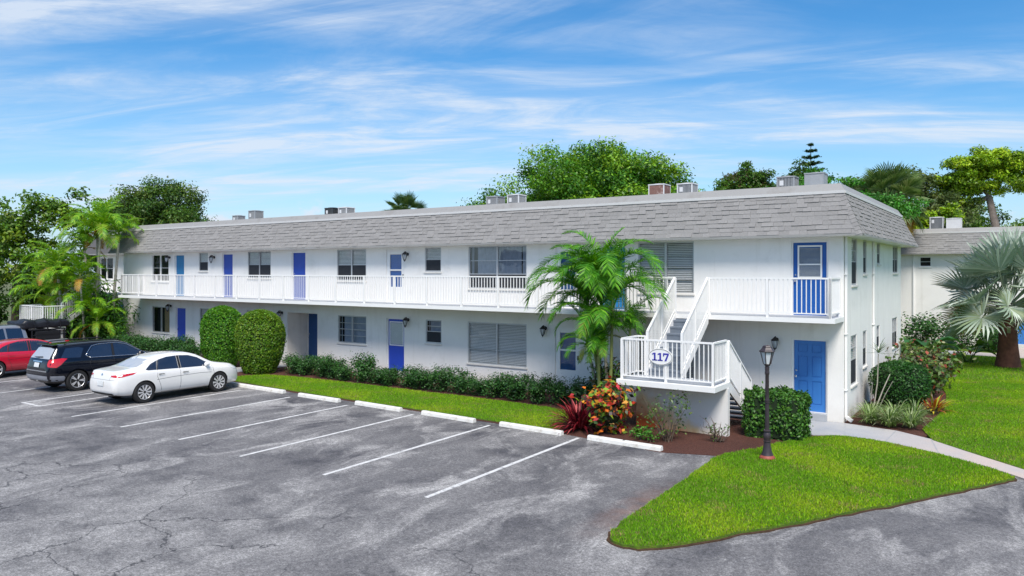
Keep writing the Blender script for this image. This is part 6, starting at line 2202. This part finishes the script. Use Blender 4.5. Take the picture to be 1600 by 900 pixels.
# undergrowth at the foot of the clump
fu, su = loose_bush_meshes(240, 0.9, 1.7, 1800, 0.22, [(0.05, 0.17, 0.02), (0.08, 0.23, 0.02), (0.03, 0.11, 0.015), (0.12, 0.28, 0.02)], 22, aspect=0.22)
for k, (x, y, sc) in enumerate(((-37.9, -2.2, 1.25), (-36.6, -1.7, 1.35), (-35.6, -1.3, 1.1), (-37.0, -0.8, 1.6))):
    t = thing('undergrowth_shrub', ['strappy green shrub at the foot of the left palms, leftmost', 'strappy green shrub at the foot of the left palms, middle', 'strappy green shrub at the foot of the left palms, nearest the wall', 'tall strappy shrub behind the left palm trunks'][k], 'shrub', (x, y, 0.01), k * 1.3, 'shrubs under the left palms')
    t.scale = (sc, sc, sc * 1.1)
    link('foliage', fu, t)
    link('stem', su, t)


# silver fan palm
def fan_mesh(seed, Rr, pet, fold=0.25, droop=0.5, cols=((0.30, 0.40, 0.36),), span=4.9, nseg=46, pcol=(0.30, 0.34, 0.24), split=0.5):
    """fan leaf: petiole along +Y, pleated blade split into drooping fingers"""
    rng = np.random.default_rng(seed)
    m = MB()
    m.cur = pcol
    m.tube([(0, 0, 0), (0, pet * 0.5, 0.04 * pet), (0, pet, 0.0)], [0.045, 0.035, 0.025], 6)
    c = np.array([0, pet, 0.0])
    for k in range(nseg):
        a = (k / (nseg - 1) - 0.5) * span
        a2 = span / nseg * 0.5
        L = Rr * (1.0 - 0.22 * (abs(a) / (span / 2)) ** 2) * rng.uniform(0.9, 1.06)
        col = np.array(cols[rng.integers(0, len(cols))]) * (1 + rng.normal(0, 0.1))
        m.cur = tuple(np.clip(col, 0.01, 0.9))
        d = lambda t_: np.array([math.sin(t_), math.cos(t_), 0])
        cup = lambda r_, t_: np.array([0, 0, fold * r_ * (1 - math.cos(t_)) * 0.6 - droop * (r_ / Rr) ** 2.2 * 0.35 * Rr])
        rip = 0.02
        r1, r2 = L * split, L
        w2 = a2 * 0.95
        p0 = c + d(a) * 0.03
        pl, pm, pr = (c + d(a + s_) * r1 + cup(r1, a + s_) + np.array([0, 0, z_]) for s_, z_ in ((-a2, -rip), (0, rip), (a2, -rip)))
        ql, qr = (c + d(a + s_) * (r1 + (r2 - r1) * 0.55) + cup(r1 + (r2 - r1) * 0.55, a) + np.array([0, 0, -rip]) for s_ in (-w2 * 0.62, w2 * 0.62))
        tip = c + d(a + rng.normal(0, 0.03)) * r2 + cup(r2, a) + np.array([0, 0, -droop * 0.12 * L * rng.random()])
        m.add([p0, pl, pm, pr], [(0, 1, 2), (0, 2, 3)])
        m.add([pl, pm, pr, qr, ql, tip], [(0, 1, 4), (1, 3, 4), (1, 2, 3), (4, 3, 5)])
    return m.mesh('frond', 'silver_leaf')


SIL = [(0.32, 0.40, 0.31), (0.41, 0.48, 0.39), (0.24, 0.32, 0.23), (0.50, 0.56, 0.47)]
SILG = [(0.22, 0.29, 0.16), (0.28, 0.34, 0.20), (0.33, 0.38, 0.24)]
fans = [fan_mesh(250, 1.45, 1.5, 0.9, 0.12, SIL, 5.0, 34, split=0.42), fan_mesh(251, 1.5, 1.65, 1.0, 0.4, SIL, 5.0, 34, split=0.42), fan_mesh(252, 1.4, 1.5, 0.9, 0.85, SILG + SIL, 5.0, 34, split=0.42), fan_mesh(253, 1.15, 1.25, 0.3, 1.2, [(0.34, 0.36, 0.14), (0.46, 0.38, 0.10), (0.36, 0.38, 0.2)])]
t = thing('fan_palm', 'large silver-blue fan palm with dark trunk on the right lawn', 'palm', (3.52, 16.85, 0.04))
MB().lathe([(0.52, -0.03), (0.50, 0.05), (0.44, 0.4), (0.38, 0.9), (0.34, 1.5), (0.34, 2.0), (0.28, 2.5)], 20).build('trunk', 'bismarck_trunk', t, smooth=True)
bt = MB()
rng = np.random.default_rng(260)
for k in range(26):
    a = k * 2.4
    z = 1.4 + 0.045 * k
    bt.bar((0.30 * math.cos(a), 0.30 * math.sin(a), z), (0.50 * math.cos(a), 0.50 * math.sin(a), z + 0.28), 0.13, 0.05)
bt.build('leaf_base', 'palm_trunk', t)
for k in range(34):
    q = k / 33
    az = k * 2.39996 + rng.uniform(-0.2, 0.2)
    el = R(84) - R(98) * q ** 0.95 + rng.normal(0, 0.16)
    vi = 0 if q < 0.35 else (1 if q < 0.68 else (2 if k % 6 else 3))
    o = place_frond(t, fans[vi], (0.16 * math.cos(az), 0.16 * math.sin(az), 3.15 - 0.85 * q), az, el, rng.uniform(0.9, 1.15))
    o.rotation_mode = 'QUATERNION'
    M = Matrix.Rotation(az - math.pi / 2, 4, 'Z') @ Matrix.Rotation(el, 4, 'X') @ Matrix.Rotation(rng.normal(0, 0.8), 4, 'Y')
    o.rotation_quaternion = M.to_quaternion()


# ------------------------------------------------------------------ trees
def tree(name, label, base, blobs, nclump, nleaf, leaf, clump, cols, seed, trunk_r=0.25, bark='bark', flat=0.65, shell=0.55, aspect=0.55, cat='tree', group='trees around the apartment blocks', up=0.6, fork=None, limb_scale=1.0, needle=False):
    rng = np.random.default_rng(seed)
    t = thing(name, label, cat, base, 0, group)
    B = np.array(blobs, float)
    vol = (B[:, 3] * B[:, 4] * B[:, 5]) ** 0.75
    bi = rng.choice(len(B), nclump, p=vol / vol.sum())
    d = sphere_dirs(nclump, rng)
    rad = shell + (1 - shell) * rng.random(nclump)
    rad *= np.where(rng.random(nclump) < 0.25, rng.uniform(0.2, 0.8, nclump), 1)
    Cc = B[bi, :3] + d * B[bi, 3:6] * rad[:, None]
    zmin = B[:, 2].min() - B[:, 5].max()
    # skeleton: trunk then each clump joins the nearest lower node
    top = B[:, :3].mean(0)
    fk = np.array(fork if fork is not None else [top[0] * 0.35, top[1] * 0.35, max(B[:, 2].mean() - B[:, 5].mean() * 0.75, 0.6)])
    tr_pts = [np.array([0, 0, -0.1]), fk * np.array([0.15, 0.15, 0.35]) + rng.normal(0, 0.05, 3), fk * np.array([0.55, 0.55, 0.72]) + rng.normal(0, 0.08, 3), fk]
    nodes, nr = [p for p in tr_pts[2:]], [trunk_r * 0.8, trunk_r * 0.7]
    MB().tube(tr_pts, [trunk_r * 1.25, trunk_r, trunk_r * 0.85, trunk_r * 0.72], 12).build('trunk', bark, t, smooth=True)
    order = np.argsort(np.linalg.norm(Cc - fk, axis=1))
    lm = MB()
    for i in order:
        if i % 2 and nclump > 140:
            continue
        c = Cc[i]
        nn = np.array(nodes)
        cost = np.linalg.norm(nn - c, axis=1) + 0.6 * np.maximum(nn[:, 2] - c[2], 0)
        j = int(np.argmin(cost))
        a = nn[j]
        r0 = nr[j] * 0.62
        mid = (a + c) / 2 + rng.normal(0, 0.10, 3) * np.linalg.norm(c - a) + np.array([0, 0, -0.06 * np.linalg.norm(c - a)])
        r1 = max(r0 * 0.6, 0.012)
        lm.tube([a, mid, c], [max(r0, 0.016) * limb_scale, (r0 + r1) / 2 * limb_scale, r1 * limb_scale], 6, False)
        nodes += [mid, c]
        nr += [(r0 + r1) / 2, r1]
    lm.build('limbs', bark, t, smooth=True)
    ci = rng.integers(0, nclump, nleaf)
    if needle:
        # leaves gathered in flat sprays
        off = rng.normal(size=(nleaf, 3)) * clump * np.array([1, 1, flat])
    else:
        off = rng.normal(size=(nleaf, 3)) * clump * np.array([1, 1, flat]) * rng.uniform(0.6, 1.25, nclump)[ci][:, None]
    off = clump * 1.9 * np.tanh(off / (clump * 1.9))
    P = Cc[ci] + off
    N = unit(off / clump * 0.5 + np.array([0, 0, up]) + rng.normal(0, 0.6, (nleaf, 3)))
    pick = rng.integers(0, len(cols), nclump)[ci]
    pick = np.where(rng.random(nleaf) < 0.35, rng.integers(0, len(cols), nleaf), pick)
    col = tints(nleaf, cols, rng, 0.16, pick)
    V = leaf_quads(P, N, leaf * rng.uniform(0.65, 1.35, nleaf), leaf * aspect * rng.uniform(0.8, 1.2, nleaf), rng)
    link('crown', np_mesh('crown', V, 4, 'leaf', col), t)
    return t


BRI = [(0.09, 0.25, 0.015), (0.13, 0.31, 0.02), (0.21, 0.38, 0.025), (0.06, 0.18, 0.015), (0.04, 0.13, 0.012)]
MIDG = [(0.09, 0.20, 0.02), (0.13, 0.26, 0.025), (0.06, 0.14, 0.018), (0.18, 0.29, 0.03)]
DARK = [(0.05, 0.12, 0.018), (0.08, 0.17, 0.02), (0.13, 0.20, 0.025), (0.035, 0.08, 0.015)]
LIME = [(0.27, 0.44, 0.015), (0.37, 0.52, 0.02), (0.19, 0.34, 0.015), (0.12, 0.22, 0.015)]
tree('broad_tree', 'wide bright green tree rising behind the middle of the roof', (-18.3, 18.5, -0.05),
     [(-0.3, 0, 8.3, 5.0, 4.5, 3.9), (3.6, 0.5, 8.0, 3.6, 3.6, 3.0), (-4.2, -0.3, 7.3, 3.4, 3.2, 2.5), (6.3, 0, 7.0, 2.2, 2.4, 1.9), (-7.3, 0, 6.9, 2.0, 2, 1.5), (1.2, 0.0, 9.6, 2.6, 2.6, 2.4)], 430, 125000, 0.20, 0.55, BRI, 301, 0.45, shell=0.6)
tree('dense_tree', 'dense dark green rounded tree behind the left end of the roof', (-47.5, 8.5, -0.05), [(0, 0, 7.6, 3.5, 3.4, 3.1), (2.5, -0.3, 7.0, 2.0, 2.2, 2.0), (-2.2, 0, 7.0, 2.4, 2.2, 2.2)], 240, 60000, 0.19, 0.42, DARK, 302, 0.35, shell=0.72)
tree('open_tree', 'loose spreading tree with sky gaps at the far left', (-53.0, 1.5, -0.05), [(0, 0, 7.0, 3.0, 3.0, 2.6), (3.8, 1.0, 8.0, 2.2, 2.2, 2.0), (-3.3, -1, 6.4, 2.4, 2.4, 2.2), (1.8, 0, 4.9, 3.0, 2.6, 1.8), (-2.5, 0, 4.0, 2.5, 2, 1.6)], 95, 13000, 0.28, 0.42, [(0.10, 0.21, 0.02), (0.16, 0.29, 0.025), (0.07, 0.15, 0.02), (0.22, 0.32, 0.03)], 303, 0.30, shell=0.35, flat=0.6)
tree('open_tree', 'leafy tree between the far left tree and the dense dark tree', (-52.0, 7.5, -0.05), [(0, 0, 7.6, 2.4, 2.4, 2.2), (1.8, -1.0, 6.2, 2.0, 2, 1.8), (-1.5, 0, 5.5, 2.2, 2, 1.8)], 75, 9000, 0.32, 0.45, MIDG, 304, 0.26, shell=0.4)
hb = [(-50.5, -4.9, 2.0), (-49.5, -2.6, 1.8), (-52.5, -7.2, 2.2), (-47.6, 1.0, 1.6), (-55, -10, 2.4), (-58, -13.5, 2.5)]
hlab = ['dark tall hedge tree at the far left behind the pickup', 'dark tall hedge tree left of the palm clump', 'dark tall hedge tree at the left picture edge', 'dark hedge tree behind the left palm clump', 'dark tall hedge tree beyond the left picture edge', 'dark hedge tree farthest beyond the left edge']
for k, (x, y, r) in enumerate(hb[:5]):
    tree('hedge_tree', hlab[k], (x, y, -0.05), [(0, 0, 2.1, r, r, 2.0), (0, 0, 3.3, r * 0.8, r * 0.8, 1.3)], 75, 8500, 0.24, 0.42, DARK[:2] + [DARK[3]], 310 + k, 0.14, shell=0.7, group='dark hedge trees at the far left')
tree('pine_tree', 'flat-topped green tree with dark visible branches right of the roof middle', (-10.6, 26, -0.05), [(0, 0, 9.9, 1.75, 1.7, 1.2), (-1.0, 0, 9.2, 1.1, 1, 0.8), (1.1, 0, 9.5, 0.9, 0.9, 0.8)], 80, 16000, 0.17, 0.30, [(0.06, 0.16, 0.015), (0.09, 0.20, 0.02), (0.10, 0.09, 0.03), (0.05, 0.12, 0.015)], 320, 0.22, shell=0.5, flat=0.5, limb_scale=1.3)
tree('low_tree', 'low dark leafy tree between the broad tree and the flat-topped tree', (-13.2, 27, -0.05), [(0, 0, 8.0, 2.0, 2, 1.4), (2.0, 0, 7.6, 1.6, 1.6, 1.2)], 75, 12000, 0.2, 0.42, MIDG, 321, 0.2)
tree('poinciana', 'layered bright green tree behind the right roof condensers', (-5.6, 22, -0.05), [(0, 0, 8.5, 2.2, 2.2, 1.3), (1.6, 0, 8.1, 1.9, 1.9, 1.2), (3.6, 0.3, 7.4, 1.7, 1.7, 1.0), (-1.5, 0, 7.8, 1.6, 1.6, 1.0)], 140, 24000, 0.16, 0.36, [(0.05, 0.21, 0.02), (0.08, 0.27, 0.025), (0.04, 0.15, 0.018)], 322, 0.24, flat=0.4, shell=0.6)
tree('round_tree', 'dark round-topped tree just left of the tall tiered conifer', (-8.2, 31, -0.05), [(0, 0, 10.2, 1.4, 1.4, 1.3)], 45, 5000, 0.22, 0.35, DARK, 323, 0.2)


def norfolk(label, x, y, h, r, seed, tiers):
    t = thing('norfolk_pine', label, 'conifer', (x, y, -0.05), 0, 'tiered conifers behind the roofs')
    rng = np.random.default_rng(seed)
    MB().tube([(0, 0, -0.1), (0, 0, h * 0.5), (0, 0, h)], [0.2, 0.12, 0.02], 8).build('trunk', 'bark', t)
    br = MB()
    Ps, Ns = [], []
    for k in range(tiers):
        q = k / (tiers - 1)
        z = h * (0.52 + 0.47 * q)
        L = r * (1 - q) ** 0.8 + 0.12
        for j in range(7):
            a = j * 6.283 / 7 + k * 0.5 + rng.normal(0, 0.1)
            tip = np.array([math.cos(a) * L, math.sin(a) * L, z + 0.16 * L])
            br.tube([(0, 0, z), tip], [0.03, 0.012], 5)
            n = int(20 + 70 * L)
            s_ = rng.random(n) ** 0.8
            p = np.array([0, 0, z]) + (tip - np.array([0, 0, z])) * s_[:, None] + rng.normal(0, 0.06, (n, 3)) * np.array([1, 1, 0.6])
            Ps.append(p)
            Ns.append(unit(np.array([0, 0, 1.0]) + rng.normal(0, 0.5, (n, 3))))
    br.build('limbs', 'bark', t)
    P, N = np.concatenate(Ps), np.concatenate(Ns)
    V = leaf_quads(P, N, 0.26 * rng.uniform(0.6, 1.3, len(P)), 0.07, rng)
    link('crown', np_mesh('crown', V, 4, 'leaf', tints(len(P), [(0.03, 0.08, 0.03), (0.045, 0.11, 0.04), (0.025, 0.06, 0.025)], rng)), t)


norfolk('tall tiered conifer poking above the condensers', -9.8, 40, 14.3, 2.3, 330, 14)
norfolk('small tiered conifer just right of the roof corner', -8.6, 46, 12.0, 1.5, 331, 9)


def cabbage_palm(label, x, y, h, r, n, seed, cols, dead=True):
    t = thing('cabbage_palm', label, 'palm', (x, y, -0.05), 0, 'cabbage palms behind the roofs')
    MB().tube([(0, 0, -0.05), (0.1, 0, h * 0.5), (0, 0, h)], [0.26, 0.2, 0.19], 10).build('trunk', 'palm_trunk', t, smooth=True)
    rng = np.random.default_rng(seed)
    fa = [fan_mesh(seed + i, r * 0.58, r * 0.6, 0.6, dr, c, 3.6, 30, (0.12, 0.2, 0.05)) for i, (dr, c) in enumerate(((0.5, cols), (1.2, cols), (1.5, ORG)))]
    for me in fa:
        me.materials.clear()
        me.materials.append(MATS['leaf'])
    for k in range(n):
        q = k / (n - 1)
        az = k * 2.39996
        el = R(80) - R(125) * q
        o = link('frond', fa[0 if q < 0.5 else (1 if q < 0.88 or not dead else 2)], t, (0.1 * math.cos(az), 0.1 * math.sin(az), h + 0.1 - 0.4 * q))
        o.rotation_mode = 'QUATERNION'
        o.rotation_quaternion = (Matrix.Rotation(az - math.pi / 2, 4, 'Z') @ Matrix.Rotation(el, 4, 'X') @ Matrix.Rotation(rng.normal(0, 0.4), 4, 'Y')).to_quaternion()


CAB = [(0.10, 0.18, 0.04), (0.15, 0.22, 0.06), (0.07, 0.13, 0.03), (0.20, 0.26, 0.09)]
cabbage_palm('cabbage palm with drooping fronds right of the roof corner', -2.35, 25.5, 8.2, 2.0, 40, 340, CAB)
cabbage_palm('small cabbage palm top showing over the roof left of the broad tree', -30.6, 16, 7.9, 1.5, 26, 350, [(0.08, 0.15, 0.04), (0.12, 0.19, 0.05)], False)
tree('mixed_tree', 'olive green tree behind the cabbage palm', (-4.3, 33, -0.05), [(0, 0, 9.0, 2.0, 1.8, 1.8), (2.5, 0, 9.3, 1.7, 1.6, 1.7), (4.4, 0, 8.2, 1.5, 1.4, 1.6)], 90, 15000, 0.22, 0.45, [(0.10, 0.15, 0.04), (0.14, 0.19, 0.05), (0.07, 0.11, 0.03)], 360, 0.25, shell=0.4)
tree('mixed_tree', 'dark leafy tree behind the lime green pine', (0.3, 40, -0.05), [(-0.6, 0, 7.6, 1.9, 1.8, 1.9), (0.5, 0, 5.6, 2.4, 1.8, 1.8)], 90, 16000, 0.22, 0.45, MIDG + DARK[:2], 361, 0.25, shell=0.45)
tree('lime_pine', 'lime green low tree between the cabbage palm and the tall pine', (-0.35, 31.5, -0.05), [(0, 0, 7.7, 1.3, 1.2, 0.8), (-0.8, 0, 7.1, 0.9, 0.9, 0.6), (0.7, 0, 7.2, 0.9, 0.9, 0.6)], 42, 6500, 0.20, 0.26, LIME, 362, 0.14, flat=0.45, shell=0.5)
tree('tall_pine', 'tall lime green pine with leaning trunk at the right edge', (3.0, 34, -0.05),
     [(-1.0, 0, 10.9, 2.2, 1.9, 1.0), (0.8, 0, 10.8, 1.8, 1.6, 1.0), (-2.7, 0, 10.0, 1.4, 1.3, 0.75), (-1.2, 0, 9.6, 1.6, 1.5, 0.5), (1.2, 0, 9.8, 1.6, 1.5, 0.6), (2.4, 0, 9.2, 1.0, 1.0, 0.4), (-3.2, 0, 9.1, 1.0, 0.9, 0.4), (-2.0, 0, 8.6, 0.8, 0.8, 0.3)],
     210, 52000, 0.17, 0.30, LIME, 363, 0.27, 'pine_bark', flat=0.42, shell=0.45, fork=(-0.75, 0, 8.9), limb_scale=1.5)
tree('low_tree', 'dark green low trees behind the second block roof', (-1.4, 41, -0.05), [(0, 0, 6.0, 2.2, 1.8, 1.9), (2.8, 0, 5.6, 1.6, 1.6, 1.5)], 60, 7500, 0.26, 0.42, DARK + MIDG[:1], 364, 0.2)

tree('mixed_tree', 'dark green tree filling the gap under the lime pine', (1.0, 43, -0.05), [(0, 0, 7.8, 1.8, 1.6, 1.6), (-1.6, 0, 7.0, 1.6, 1.5, 1.4), (1.6, 0, 6.6, 1.3, 1.2, 1.1)], 70, 9000, 0.24, 0.38, DARK + MIDG[:2], 365, 0.2, shell=0.4)

tree('broad_tree', 'mid green spreading tree right of the leaning pine trunk', (6.3, 46, -0.05), [(0, 0, 7.4, 2.6, 2.2, 1.8), (-2.3, 0, 6.8, 1.8, 1.6, 1.4)], 90, 14000, 0.24, 0.42, MIDG, 366, 0.22, shell=0.4)

# overhead utility line at the left
ul = MB().tube([(-78, 6.2, 4.55), (-60, 4.9, 4.42), (-47, 4.0, 4.45), (-37, 3.2, 4.58)], 0.02, 6).build('utility_line', 'black_metal')
tag(ul, 'thin dark overhead utility line behind the left palms', 'cable')
